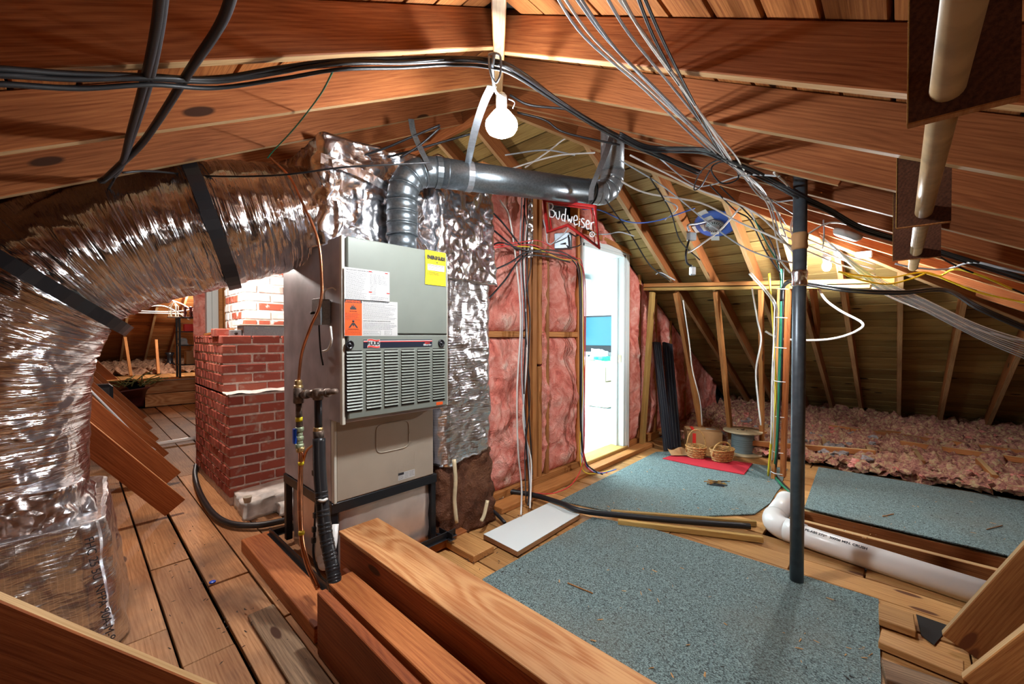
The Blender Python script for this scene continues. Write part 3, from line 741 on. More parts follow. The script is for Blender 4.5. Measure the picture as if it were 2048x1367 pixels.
box('warning_header', (a + .002, YP - .0018, d - .016), (oz, YP - .0014, d - .002), M['ink'], fur, 0)
text('lettering', '\u26a0WARNING' if False else 'WARNING', .0135, ((a + oz) / 2 + .004, YP - .002, d - .0135), (1, 0, 0), (0, 0, 1), M['orange_p'], fur, align='CENTER', bold=.0004)
cx = (a + oz) / 2; H = d - c
def flat(name, pts, mat, y): return mesh_obj(name, [(p[0], y, p[1]) for p in pts], [tuple(range(len(pts)))], mat, fur)
flat('warning_triangle', [(a + .005, d - .0135), (a + .015, d - .0135), (a + .010, d - .0045)], M['orange_p'], YP - .002)
fz = c + H * .72
flat('flame_mark', [(cx - .016, fz), (cx + .016, fz), (cx + .014, fz + .012), (cx + .010, fz + .008), (cx + .008, fz + .020), (cx + .003, fz + .012), (cx, fz + .028), (cx - .004, fz + .014), (cx - .008, fz + .022), (cx - .010, fz + .009), (cx - .014, fz + .012)], M['ink'], YP - .0018)
text('lettering', 'FIRE HAZARD', .006, (cx, YP - .0018, fz - .010), (1, 0, 0), (0, 0, 1), M['ink'], fur, align='CENTER')
lines('printed_lines', a + .005, oz - .003, c + H * .42, fz - .016, 7, M['maroon'], fur, YP - .0018, 6)
pz = c + H * .22
flat('person_mark', [(cx - .024, pz), (cx - .015, pz), (cx - .004, pz + .014), (cx, pz + .004), (cx + .004, pz + .014), (cx + .015, pz), (cx + .024, pz), (cx + .006, pz + .024), (cx - .006, pz + .024)], M['ink'], YP - .0018)
lathe('person_mark', [(0, 0), (.0055, 0), (.0055, .0003), (0, .0003)], (cx, YP - .0018, pz + .031), M['ink'], fur, 12, axis=(0, -1, 0))
text('lettering', 'CARBON MONOXIDE', .0055, (cx, YP - .0018, pz - .008), (1, 0, 0), (0, 0, 1), M['ink'], fur, align='CENTER')
lines('printed_lines', a + .005, oz - .003, c + .006, pz - .012, 3, M['maroon'], fur, YP - .0018, 7)
text('lettering', 'IMPORTANT INFORMATION TO INSTALLER', .0068, (oz + .006, YP - .001, d - .010), (1, 0, 0), (0, 0, 1), M['ink'], fur)
lines('printed_lines', oz + .006, b - .006, c + H * .46, d - .016, 12, M['greyink'], fur, YP - .001, 8)
text('lettering', 'SAFETY AND OPERATING INFORMATION FOR USER', .0062, (oz + .006, YP - .001, c + H * .41), (1, 0, 0), (0, 0, 1), M['ink'], fur)
lines('printed_lines', oz + .006, b - .006, c + H * .17, c + H * .38, 7, M['greyink'], fur, YP - .001, 9)
for (p, q) in ((.04, .5), (.62, .82)):
    xa, xb = oz + (b - oz) * p, oz + (b - oz) * q
    for (l, h_) in (((xa, c + .005), (xb, c + .006)), ((xa, c + H * .14), (xb, c + H * .14 + .001)), ((xa, c + .005), (xa + .001, c + H * .14)), ((xb, c + .005), (xb + .001, c + H * .14 + .001))):
        box('printed_frame', (l[0], YP - .0012, l[1]), (h_[0], YP - .0008, h_[1]), M['greyink'], fur, 0)
    lines('printed_lines', xa + .003, xb - .003, c + .007, c + H * .13, 2, M['greyink'], fur, YP - .001, 10)
# yellow efficiency card
yc = [PY(850, 497, YP), PY(891, 503, YP), PY(891, 572, YP), PY(850, 568, YP)]
yx0, yx1, yz0, yz1 = yc[0].x, yc[1].x, PY(851, 568, YP).z, PY(851, 499, YP).z
card = sheet('energy_card', lambda p, q: V((yx0 + (yx1 - yx0) * p, YP - .0012 - .004 * math.sin(q * 3) * (1 - p) * .6, yz0 + (yz1 - yz0) * q)), 4, 8, M['yellow_p'], fur)
Hc, Wc = yz1 - yz0, yx1 - yx0
YY = YP - .0055
text('lettering', 'ENERG', .0265, (yx0 + .010, YY, yz1 - .045), (1, 0, 0), (0, 0, 1), M['ink'], fur, bold=.0012).scale.x = .78
text('lettering', 'YGUIDE', .0265, (yx0 + Wc * .50, YY, yz1 - .045), (1, 0, 0), (0, 0, 1), M['ink'], fur, bold=.0012).scale.x = .66
flat('arrow_mark', [(yx0 + Wc * .51, yz1 - .058), (yx0 + Wc * .59, yz1 - .058), (yx0 + Wc * .55, yz1 - .068)], M['ink'], YY)
lines('printed_lines', yx0 + .01, yx1 - .008, yz1 - .082, yz1 - .072, 2, M['ink'], fur, YY, 20)
box('pale_box', (yx0 + .012, YY, yz0 + Hc * .42), (yx1 - .012, YY + .0004, yz0 + Hc * .60), M['edge'], fur, 0)
lines('printed_lines', yx0 + .016, yx1 - .016, yz0 + Hc * .44, yz0 + Hc * .58, 4, M['maroon'], fur, YY - .0006, 21)
lines('printed_lines', yx0 + .01, yx1 - .008, yz0 + Hc * .28, yz0 + Hc * .39, 4, M['ink'], fur, YY, 22)
lines('printed_lines', yx0 + .01, yx1 - .008, yz0 + Hc * .12, yz0 + Hc * .16, 1, M['ink'], fur, YY, 23)
# name plaque
px0, px1, pz0, pz1 = fx(727, 690).x, fx(864, 690).x, fx(727, 695.5).z, fx(727, 679).z
box('name_plaque', (px0, YP - .0015, pz0), (px1, YP, pz1), M['plaque'], fur, 0)
box('white_stripe', (px0, YP - .0019, pz1 - .008), (px1, YP - .0015, pz1 - .004), M['paper'], fur, 0)
box('red_stripe', (px0, YP - .0019, pz1 - .0115), (px1, YP - .0015, pz1 - .008), M['redink'], fur, 0)
lg = px0 + .048
def wav(x0, x1, z0, z1, mat, y):
    t = [(x0 + (x1 - x0) * i / 10, z1 + .0025 * math.sin(i / 10 * 6.28)) for i in range(11)]; bt = [(x0 + (x1 - x0) * i / 10, z0 + .0025 * math.sin(i / 10 * 6.28)) for i in range(11)]
    return flat('logo_flag', bt + t[::-1], mat, y)
wav(lg - .030, lg + .036, pz0 + .000, pz1 + .002, M['paper'], YP - .0022)
wav(lg - .028, lg + .034, pz1 - .006, pz1 + .0005, M['redink'], YP - .0026)
wav(lg - .028, lg + .034, pz0 + .0015, pz0 + .008, M['redink'], YP - .0026)
text('lettering', 'RUUD', .0235, (lg + .002, YP - .0032, pz0 + .0135), (1, 0, 0), (0, 0, 1), M['ink'], fur, align='CENTER', bold=.0009)
text('lettering', 'Silhouette', .0125, (px1 - .006, YP - .0022, pz0 + .006), (1, 0, 0), (0, 0, 1), M['paper'], fur, align='RIGHT', bold=.0006)
text('lettering', 'Achiever', .009, (px1 - .016, YP - .0022, pz0 + .017), (1, 0, 0), (0, 0, 1), M['redink'], fur, align='RIGHT', bold=.0004)
for (u, v) in ((699, 689), (882, 686)):
    p = fx(u, v); lathe('latch_knob', [(.0, .010), (.006, .010), (.008, .004), (.013, .004), (.016, .009), (.019, .009), (.021, .004), (.021, 0), (0, 0)][::-1], (p.x, YP, p.z), M['blackm'], fur, 24, axis=(0, -1, 0))
p = fx(879, 806); box('red_sticker', (p.x - .022, YP - .0008, p.z - .008), (p.x + .022, YP, p.z + .008), M['orange_p'], fur, 0)
# lower tan door
box('blower_door', (FX0 + .016, 1.972, .447), (FX1 - .022, 2.0, .86), M['cabinet_low'], fur, .006)
box('edge_flange', (FX0 + .003, 1.966, .445), (FX0 + .016, 1.998, .845), M['edge'], fur, .002)
q = []
for i in range(33):
    a_ = 2 * math.pi * i / 32; e = .35; cx_, sx_ = math.cos(a_), math.sin(a_)
    q.append(V((1.17 + .098 * abs(cx_) ** e * (1 if cx_ > 0 else -1), 1.9715, .715 + .075 * abs(sx_) ** e * (1 if sx_ > 0 else -1))))
tube('knockout_rim', q, .0032, M['cabinet_low'], fur, 5)
box('notice_label', (1.20, 1.971, .468), (1.305, 1.9716, .508), M['paper'], fur, 0)
box('notice_header', (1.20, 1.9706, .495), (1.235, 1.971, .508), M['ink'], fur, 0)
lines('printed_lines', 1.203, 1.232, .471, .492, 3, M['greyink'], fur, 1.9705, 30); lines('printed_lines', 1.24, 1.265, .471, .505, 4, M['greyink'], fur, 1.9705, 31); lines('printed_lines', 1.27, 1.30, .475, .505, 4, M['greyink'], fur, 1.9705, 32)
# stand
for (x, y) in ((.86, 2.0), (1.44, 2.0), (.86, 2.61), (1.44, 2.61)):
    board('stand_leg', (x, y, .06), (x, y, .445), .035, .035, M['blackm'], fur, wd=(0, 1, 0))
for (a, b) in (((.842, 1.978, .42), (1.458, 1.978, .42)), ((.842, 2.63, .42), (1.458, 2.63, .42)), ((.846, 1.98, .42), (.846, 2.63, .42)), ((1.454, 1.98, .42), (1.454, 2.63, .42))):
    board('stand_rail', a, b, .05, .008, M['blackm'], fur)
for (a, b) in (((.80, 1.60, .085), (.80, 2.75, .085)), ((1.50, 1.88, .085), (1.50, 2.70, .085)), ((1.30, 1.93, .085), (1.56, 1.93, .085)), ((.80, 2.70, .085), (1.50, 2.70, .085))):
    board('base_rail', a, b, .035, .006, M['blackm'], fur); 
    board('base_rail', V(a) + V((0, 0, -.018)), V(b) + V((0, 0, -.018)), .006, .04, M['blackm'], fur)
wrapbox('lower_plenum', [(.875, 2.0, .055), (1.425, 2.0, .055), (1.425, 2.6, .055), (.875, 2.6, .055), (.875, 2.0, .44), (1.425, 2.0, .44), (1.425, 2.6, .44), (.875, 2.6, .44)], M['foil_board'] if 'foil_board' in M else M['foil_scrim'], fur, (14, 14, 10), .004, 9, 3, .02)
tube('foil_tape', [PY(690, 1018, 1.992), PY(760, 993, 1.99), PY(858, 960, 1.99)], .009, M['foil_crumple'], fur, 6, 3)
# switch box and its wires on the side
sw = box('switch_box', (.795, 1.97, 1.305), (.846, 2.055, 1.425), M['galv'], fur, .008)
box('switch_cover', (.79, 1.963, 1.302), (.797, 2.062, 1.428), M['galv'], sw, .002)
tube('switch_toggle', [(.79, 2.03, 1.362), (.772, 2.03, 1.358)], .006, M['black'], sw, 8)
for z in (1.345, 1.385):
    lathe('knockout', [(.014, 0), (.014, .0015), (.011, .0015), (0, .0012)], (.82, 1.9695, z), M['galv'], sw, 20, axis=(0, -1, 0))
tube('white_lead', [PX(661, 652, .81), PX(663, 680, .81), PX(656, 698, .82), PX(643, 703, .84)], .005, M['white_c'], fur, 6, 6)
tube('white_lead', [(.82, 1.99, 1.425), (.81, 1.96, 1.46), (.83, 1.93, 1.475), (.845, 1.92, 1.465)], .003, M['white_c'], fur, 6, 6)
tube('black_lead', [PX(643, 600, .83), PX(638, 640, .83), PX(641, 700, .83), PX(646, 730, .84)], .004, M['black'], fur, 6, 6)

# gas line, drip leg, valve
gd = 1.93
gas = thing('gas_pipe', PD(600, 900, gd), 'black iron gas pipe with brass valve and fittings beside the furnace', 'pipe')
tube('black_pipe', [PD(597, 800, gd), PD(599, 862, gd)], .0145, M['rust'], gas, 12)
tube('black_pipe', [PD(597, 789, gd), PD(636, 787, 1.86), PD(672, 782, 1.80)], .0125, M['rust'], gas, 12)
tube('black_pipe', [PD(636, 790, 1.86), PD(637, 870, 1.86)], .0165, M['blackm'], gas, 12)
def coupling(u, v, d, r, h, mat, ax=(0, 0, 1)):
    p = PD(u, v, d); a = V(ax)
    return lathe('fitting', [(r * .85, -h / 2), (r, -h / 2 + .004), (r, h / 2 - .004), (r * .85, h / 2)], p, M[mat], gas, 14, axis=ax)
tdir = (PD(672, 782, 1.80) - PD(597, 789, gd)).normalized()
coupling(597, 776, gd, .021, .03, 'brass'); coupling(597, 766, gd, .016, .03, 'brass'); coupling(597, 790, gd, .023, .075, 'rust'); coupling(612, 788, 1.90, .021, .03, 'rust', tdir)
coupling(627, 787, 1.88, .019, .03, 'rust', tdir); coupling(636, 788, 1.86, .023, .05, 'rust'); coupling(655, 785, 1.83, .020, .02, 'rust', tdir); coupling(637, 868, 1.86, .023, .035, 'rust'); coupling(636, 858, 1.86, .021, .02, 'brass')
for v, r in ((858, .019), (868, .014), (876, .018), (884, .015), (891, .019)): coupling(599, v, gd, r, .022, 'verdigris')
coupling(601, 898, gd, .019, .025, 'brass')
p = PD(589, 872, gd - .02); hv = box('valve_handle', p - V((.006, .01, .035)), p + V((.006, .01, .035)), M['blueplastic'], gas, .004)
lathe('yellow_band', [(.0155, 0), (.0155, .02)], PD(598, 842, gd), M['yellow_p'], gas, 14)
cu = tube('copper_tube', [PD(540, 316, 2.0), PD(580, 355, 1.95), PD(607, 410, 1.9), PD(636, 480, 1.87), PD(644, 560, 1.86), PD(640, 610, 1.86), PD(622, 652, 1.88), PD(604, 705, 1.92), PD(597, 762, gd)], .0065, M['copper'], None, 10, 8)
tag(cu, 'thin copper gas tube curving down in front of the foil duct', 'pipe')
cu2 = tube('copper_tube', [PD(602, 900, gd), PD(601, 960, 1.92), PD(601, 1020, 1.88), PD(604, 1080, 1.83), PD(616, 1130, 1.78), PD(636, 1176, 1.72)], .0105, M['copper'], None, 10, 8)
tag(cu2, 'thick copper tube running down past the stand to the floor', 'pipe')
for (u, v) in ((602, 929), (603, 1068)): lathe('yellow_band', [(.0125, 0), (.0125, .014)], PD(u, v, 1.925 if v < 1000 else 1.835), M['yellow_p'], cu2, 14)
cu3 = tube('copper_tube', [PD(632, 886, 1.88), PD(614, 900, 1.92), PD(606, 925, 1.94), PD(598, 960, 1.95), PD(598, 1020, 1.93), PD(608, 1090, 1.90)], .006, M['copper'], None, 8, 8)
tag(cu3, 'slim brown tube curling from the black hose behind the copper tube', 'pipe')
bh = tube('insulated_hose', [PD(638, 876, 1.84), PD(639, 930, 1.82), PD(644, 1000, 1.79), PD(652, 1070, 1.76), PD(664, 1130, 1.72), PD(672, 1180, 1.68)], .027, M['tape'], None, 14, 8)
tag(bh, 'thick black taped hose hanging down in front of the furnace', 'hose')
for i in range(18):
    t_ = .35 + i * .035; pth = spl([PD(638, 876, 1.84), PD(639, 930, 1.82), PD(644, 1000, 1.79), PD(652, 1070, 1.76), PD(664, 1130, 1.72), PD(672, 1180, 1.68)], 8); k = int(t_ * (len(pth) - 1)); 
    if i % 1 == 0 and k < len(pth) - 1: lathe('tape_wrap', [(.0272, 0), (.0283, .002), (.0283, .009), (.0272, .011)], pth[k], M['tape'], bh, 14, axis=(pth[k + 1] - pth[k]))
tube('cloth_tie', [PD(635, 999, 1.775), PD(645, 1001, 1.755), PD(654, 997, 1.775)], .006, M['white_c'], bh, 6, 4)
pv = tube('white_drain_pipe', [PD(640, 1030, 1.84), PD(641, 1110, 1.80)], .019, M['pvc'], None, 14)
tag(pv, 'short white plastic drain pipe behind the black hose', 'pipe')
pv = tube('white_drain_pipe', [PD(671, 1048, 1.84), PD(668, 1085, 1.82), PD(664, 1110, 1.80)], .014, M['pvc'], None, 14)
tag(pv, 'short white plastic pipe between black hose and plywood box', 'pipe')
pv = tube('white_trap', [PD(641, 1108, 1.80), PD(645, 1130, 1.78), PD(655, 1128, 1.76), PD(660, 1112, 1.77)], .017, M['pvc'], None, 14, 6)
tag(pv, 'white plastic drain trap at the foot of the black hose', 'pipe')
blk = tube('control_cable', [PD(629, 905, 1.86), PD(632, 980, 1.84), PD(629, 1060, 1.82), PD(627, 1110, 1.79), PD(640, 1150, 1.74), PD(660, 1165, 1.70)], .005, M['black'], None, 6, 6)
tag(blk, 'thin black control cable with tape tabs beside the hose', 'cable')
for (u, v, d) in ((628, 945, 1.85), (630, 1030, 1.82), (628, 1058, 1.81), (627, 1080, 1.80)):
    p = PD(u, v, d); box('tape_tab', p - V((.008, .008, .012)), p + V((.008, .008, .012)), M['tape'], blk, .002)

# ------------------------------------------------------------------ vent pipe
vt = thing('vent_pipe', (1.23, 1.97, 1.715), 'dark grey round metal vent pipe with elbows rising from the furnace', 'pipe')
VR = .081
tube('vertical_section', [(1.23, 1.97, 1.70), (1.23, 1.97, 1.80)], VR * .93, M['vent'], vt, 32)
for i in range(3):
    z = 1.79 + i * .062; lathe('elbow_gore', [(VR * .97, 0), (VR * 1.05, .004), (VR * 1.05, .010), (VR, .014), (VR, .052), (VR * 1.05, .056), (VR * 1.05, .06), (VR * .97, .064)], (1.23, 1.97, z), M['vent'], vt, 32)
hd = (V((2.43, 1.5, 2.20)) - V((1.36, 1.97, 2.165))).normalized()
e0 = V((1.23, 1.97, 1.98)); corner = V((1.23, 1.97, 2.158)); e1 = corner + hd * .19
def arc(a, c, b, n):
    return [a.lerp(c, t).lerp(c.lerp(b, t), t) for t in [i / n for i in range(n + 1)]]
pa = arc(e0, corner, e1, 12)
for i in range(4):
    tube('elbow_gore', pa[i * 3:i * 3 + 4], VR, M['vent'], vt, 32)
    q0, q1 = pa[i * 3 + 3], pa[i * 3 + 2]; lathe('seam_bead', [(VR, -.004), (VR * 1.045, 0), (VR, .004)], q0, M['vent'], vt, 32, axis=(q0 - q1))
h0 = e1; h1 = V((2.42, 1.505, 2.215))
tube('horizontal_section', [h0, h0.lerp(h1, .5), h1], VR, M['vent'], vt, 40)
for t_ in (.0, .05, .93, .955, .985): lathe('seam_bead', [(VR, -.004), (VR * 1.04, 0), (VR, .004)], h0.lerp(h1, t_), M['vent'], vt, 40, axis=hd)
upd = V((0, 0, 1)); c2 = h1 + hd * .14; e2 = c2 + V((0, 0, .16))
pb = arc(h1, c2, e2, 12)
for i in range(4):
    tube('elbow_gore', pb[i * 3:i * 3 + 4], VR, M['galv'], vt, 32)
    q0, q1 = pb[i * 3 + 3], pb[i * 3 + 2]; lathe('seam_bead', [(VR, -.003), (VR * 1.04, 0), (VR, .003)], q0, M['galv'], vt, 32, axis=(q0 - q1))
tube('riser_section', [e2, e2 + V((0, 0, .6))], VR * .98, M['galv'], vt, 32)
tag(vt.children[-1], 'galvanised riser through the roof')
# hanger straps (thin bands)
def ribbon(name, pts, w_, mat, label, cat='strap', wdir=None, sp=6, par=None, th=.002):
    path = spl(pts, sp) if sp else [V(p) for p in pts]; c = path[0].copy(); v, f = [], []; m = len(path)
    for i, p in enumerate(path):
        T = (path[min(i + 1, m - 1)] - path[max(i - 1, 0)]).normalized()
        wd_ = V(wdir) if wdir is not None else T.cross(V((math.cos(HEAD), math.sin(HEAD), 0)))
        wd_ = (wd_ - T * wd_.dot(T)).normalized() * w_ / 2; nn = T.cross(wd_).normalized() * th / 2
        for s, q in ((-1, -1), (1, -1), (1, 1), (-1, 1)): v.append(p - c + wd_ * s + nn * q)
    for i in range(m - 1):
        for k in range(4): a, b = i * 4 + k, i * 4 + (k + 1) % 4; f.append((a, b, b + 4, a + 4))
    f.append((3, 2, 1, 0)); f.append(tuple(range((m - 1) * 4, m * 4)))
    o = mesh_obj(name, v, f, mat, par, mw=Matrix.Translation(c))
    if label: tag(o, label, cat)
    return o
def loop(center, axis_, r, n=20, a0=0, a1=2 * math.pi):
    ax = V(axis_).normalized(); u_ = ax.cross(V((0, 0, 1))).normalized(); w_ = u_.cross(ax)
    return [V(center) + (u_ * math.cos(a0 + (a1 - a0) * i / n) + w_ * math.sin(a0 + (a1 - a0) * i / n)) * r for i in range(n + 1)]
s1c = h0.lerp(h1, .17)
st1 = thing('hanger_strap', s1c, 'long grey metal strap from the hip rafter holding the vent pipe', 'strap')
ribbon('strap_loop', loop(s1c, hd, VR + .003), .035, M['strap'], None, wdir=hd, sp=0, par=st1)
ribbon('strap_band', [PD(984, 172, 1.62), PD(968, 205, 1.75), PD(950, 260, 1.95), PD(934, 335, (s1c - O).dot(_f))], .036, M['strap'], None, wdir=hd, par=st1)
s2c = h0.lerp(h1, .005)
st2 = thing('hanger_strap', s2c, 'dark metal strap looped over the elbow end of the vent pipe', 'strap')
ribbon('strap_loop', loop(s2c, hd, VR + .004), .03, M['vent'], None, wdir=hd, sp=0, par=st2)
ribbon('strap_band', [PD(822, 238, 2.2), PD(828, 268, 2.2), PD(845, 305, 2.2), PD(862, 340, 2.2)], .03, M['vent'], None, wdir=hd, par=st2)
s3c = h0.lerp(h1, .985)
st3 = thing('hanger_strap', s3c, 'grey metal strap holding the far elbow of the vent pipe', 'strap')
ribbon('strap_loop', loop(s3c, hd, VR + .006), .035, M['strap'], None, wdir=hd, sp=0, par=st3)
ribbon('strap_band', [PD(1225, 268, 2.72), PD(1214, 300, 2.65), PD(1196, 345, 2.6), PD(1184, 375, 2.62), PD(1182, 400, 2.66)], .036, M['strap'], None, wdir=hd, par=st3)

# ------------------------------------------------------------------ foil ducts
duct = thing('flexible_duct', (-.24, 2.62, .5), 'huge crinkled silver foil duct bending from the floor to the furnace', 'duct')
dp = spl([(-.26, 2.66, .42), (-.25, 2.64, .70), (-.24, 2.62, 1.0), (-.20, 2.61, 1.26), (-.07, 2.58, 1.50), (.16, 2.53, 1.66), (.45, 2.45, 1.775), (.72, 2.40, 1.86), (.98, 2.36, 1.93)], 26)
def ductmesh(path, rfn, n, seed, amp):
    v, f, uv = [], [], []; m = len(path); s = 0; nv = V((1, 0, 0)); 
    for i in range(m):
        T = (path[min(i + 1, m - 1)] - path[max(i - 1, 0)]).normalized()
        nv = (nv - T * nv.dot(T)).normalized(); bv = T.cross(nv)
        if i: s += (path[i] - path[i - 1]).length
        for k in range(n + 1):
            a = 2 * math.pi * k / n; ca, sa = math.cos(a), math.sin(a)
            q = V((s * 13, ca * 1.15, sa * 1.15)); h = 1 - abs(noise.noise(q + V((seed, 0, 0)) + V((noise.noise(V((ca * 2, sa * 2, s * 2))) * 2.5, 0, 0)))) * 2.2
            h2 = noise.noise(V((s * 31, ca * 3, sa * 3 + seed)))
            h3 = noise.noise(V((s * 2.5, ca * 1.3 + 9, sa * 1.3)))
            r = rfn(i / (m - 1)) + amp * (.6 * h + .45 * h2 - .3) + .018 * h3
            v.append(path[i] + (nv * ca + bv * sa) * r); uv.append((s, k / n * 6.283 * .29))
    for i in range(m - 1):
        for k in range(n): a = i * (n + 1) + k; f.append((a, a + 1, a + n + 2, a + n + 1))
    c = path[0].copy()
    return [p - c for p in v], f, uv, c
dv, df, duv, dc = ductmesh(dp, lambda t: .30 - .02 * t + (.0 if t < .85 else -.03 * (t - .85) / .15), 110, 0, .015)
mesh_obj('foil_sleeve', dv, df, M['foil'], duct, True, Matrix.Translation(dc), duv)
def band(i, r, w_, name='tape_band', tilt=0):
    a, b = dp[max(0, i - 1)], dp[i + 1]; T = (b - a).normalized()
    o = ribbon(name, loop(dp[i], T, r, 40), w_, M['tape'], None, wdir=T, sp=0, par=duct, th=.006); return o
# mitre strap at the inner corner of the bend, and the hanging strap further along
T = (V((.02, -.05, 0)) + V((.55, 0, .85))).normalized()
ribbon('tape_band', loop(V((-.085, 2.58, 1.475)), V((.60, -.05, .78)), .333, 48), .05, M['tape'], None, wdir=(.6, -.05, .78), sp=0, par=duct, th=.006)
st4 = thing('hanger_strap', (.44, 2.45, 1.78), 'black strap slung under the horizontal foil duct from a rafter', 'strap')
ribbon('strap_loop', loop(V((.47, 2.445, 1.785)), V((.93, -.22, .30)), .312, 48), .055, M['tape'], None, wdir=(.93, -.22, .3), sp=0, par=st4, th=.005)
ribbon('strap_band', [PD(350, 268, 1.92), PD(365, 300, 1.92), PD(382, 345, 1.93)], .045, M['tape'], None, wdir=(.93, -.22, .3), par=st4, sp=3)
# supply plenum over the furnace
pl = thing('foil_plenum', (1.15, 2.35, 1.7), 'crumpled foil wrapped plenum box on top of the furnace', 'duct')
wrapbox('foil_wrap', [(.84, 2.075, 1.70), (1.52, 2.075, 1.70), (1.52, 2.66, 1.70), (.84, 2.66, 1.70), (.83, 2.07, 2.24), (1.56, 2.09, 2.32), (1.56, 2.66, 2.36), (.83, 2.66, 2.24)], M['foil_crumple'], pl, (56, 44, 50), .020, 6, 1, .06)
ribbon('foil_seam', [(.83, 2.045, 2.11), (1.0, 2.045, 2.10), (1.15, 2.045, 2.07), (1.30, 2.05, 2.03)], .05, M['foil_crumple'], None, wdir=(0, 0, 1), par=pl)
for (x, z) in ((.90, 1.82), (1.0, 1.9), (.86, 2.0)):
    ribbon('foil_fold', [(x, 2.05, z - .08), (x + .03, 2.03, z), (x + .02, 2.04, z + .12)], .03, M['foil_crumple'], None, wdir=(.6, 1, 0), par=pl)
# return drop, right of the furnace
rd = thing('foil_return_duct', (1.74, 2.2, 0), 'tall square foil wrapped duct with brown lower end beside the pink wall', 'duct')
wrapbox('foil_wrap', [(1.50, 2.0, .46), (1.955, 2.0, .50), (1.955, 2.45, .5), (1.50, 2.45, .46), (1.52, 2.02, 1.62), (1.97, 2.02, 1.62), (1.97, 2.45, 1.62), (1.52, 2.45, 1.62)], M['foil_scrim'], rd, (34, 20, 70), .010, 8, 5, .09)
wrapbox('foil_top', [(1.50, 2.0, 1.60), (1.985, 2.0, 1.60), (1.985, 2.47, 1.60), (1.50, 2.47, 1.60), (1.50, 2.02, 2.34), (2.0, 2.03, 2.30), (2.0, 2.45, 2.30), (1.50, 2.45, 2.34)], M['foil_crumple'], rd, (44, 24, 56), .018, 7, 6, .05)
wrapbox('kraft_wrap', [(1.48, 1.99, .0), (1.985, 1.99, .0), (1.985, 2.44, .0), (1.48, 2.44, .0), (1.52, 2.02, .49), (1.94, 2.02, .50), (1.94, 2.43, .5), (1.52, 2.43, .49)], M['kraft'], rd, (26, 16, 26), .02, 8, 7, .05)
tube('sealant_seam', [PD(908, 918, 2.48), PD(911, 960, 2.46), PD(909, 1000, 2.45), PD(913, 1045, 2.44)], .012, M['spoolply'], rd, 8, 5)
tube('sealant_seam', [PD(975, 1000, 2.66), PD(968, 1030, 2.62), PD(962, 1042, 2.6)], .012, M['spoolply'], rd, 8, 5)
tag(rd.children[2], 'brown kraft-faced lower end')
# insulated boot at lower left
ib = thing('insulated_duct_box', (-.3, 2.7, 0), 'bulky foil faced insulated box under the vertical foil duct', 'duct')
wrapbox('foil_wrap', [(-.80, 2.22, .0), (.14, 2.24, .0), (.20, 3.1, .0), (-.80, 3.1, .0), (-.78, 2.24, .53), (.08, 2.26, .53), (.12, 3.05, .53), (-.78, 3.05, .53)], M['foil_scrim'], ib, (60, 40, 38), .010, 5, 9, .16)
wrapbox('foil_collar', [(-.64, 2.30, .50), (.05, 2.30, .50), (.07, 3.0, .50), (-.64, 3.0, .50), (-.55, 2.36, .66), (.02, 2.36, .66), (.02, 2.95, .66), (-.55, 2.95, .66)], M['foil_crumple'], ib, (44, 30, 12), .03, 7, 10, .2)
pt = PY(168, 1075, 2.215); pe = PY(205, 1240, 2.205)
text('lettering', 'FHC 25 5U  NFPA 90A-M-94', .036, pt + V((0, -.012, 0)), (pe - pt), V((0, 0, 1)).cross(V((0, 1, 0))) * -1, M['ink'], ib, ext=.0008)

# ------------------------------------------------------------------ chimney
ch = thing('chimney', (1.2, 4.2, 0), 'red brick chimney base with stepped ledge left of the furnace', 'chimney')
CX = .78
box('mortar_core', (CX + .007, 3.592, 0), (1.75, 4.82, .815), M['mortar'], ch, 0)
box('mortar_core', (CX + .007, 3.772, .8), (1.75, 4.82, 1.232), M['mortar'], ch, 0)
bm_cache = {}
def brick(par, c, size, mat, name='brick'):
    key = (round(size[0], 3), round(size[1], 3), round(size[2], 3), random.randrange(3), mat.name)
    if key not in bm_cache:
        v, f = boxdata(size[0] / 2, size[1] / 2, size[2] / 2, .005); v = [V(p) + V((random.uniform(-1, 1), random.uniform(-1, 1), random.uniform(-1, 1))) * .0016 for p in v]
        me = bpy.data.meshes.new('brick'); me.from_pydata(v, [], f); me.materials.append(mat); bm_cache[key] = me
    o = bpy.data.objects.new(name, bm_cache[key]); o.matrix_basis = Matrix.Translation(V(c) + V((random.uniform(-.003, .003), random.uniform(-.003, .003), 0))); return link(o, par)
def brickface(par, x0, x1, yf, z0, z1, mat, face='y', bh=.062, pit=.0755, bl=.198, dep=.06, off=0):
    z = z0; r = 0
    while z + bh <= z1 + .02:
        full = bl + .012; p = x0 - (full / 2 if (r + off) % 2 else 0)
        while p < x1 - .02:
            a, b = max(p, x0), min(p + bl, x1)
            if b - a > .03:
                c = ((a + b) / 2, yf + dep / 2, z + bh / 2) if face == 'y' else (yf + dep / 2, (a + b) / 2, z + bh / 2)
                brick(par, c, (b - a, dep, bh) if face == 'y' else (dep, b - a, bh), mat)
            p += full
        z += pit; r += 1
random.seed(5)
brickface(ch, CX, 1.36, 3.585, .06, .815, M['brick'])
brickface(ch, CX, 1.36, 3.765, .815, 1.235, M['brick'], off=1)
brickface(ch, 3.60, 4.80, CX, .06, .815, M['brick'], 'x', bl=.092, dep=.055)
brickface(ch, 3.78, 4.80, CX, .815, 1.235, M['brick'], 'x', bl=.092, dep=.055, off=1)
sheet('mortar_ledge', lambda a, b: V((CX - .004 + .9 * a, 3.58 + .2 * b, .822 + .012 * nz(V((a * 8, b * 3, 1)), 1.5))), 40, 8, M['concrete'], ch)
sheet('mortar_ledge', lambda a, b: V((CX - .002 + .9 * a, 3.77 + 1.03 * b, 1.240 + .006 * nz(V((a * 8, b * 9, 4)), 1.5))), 20, 20, M['concrete'], ch)
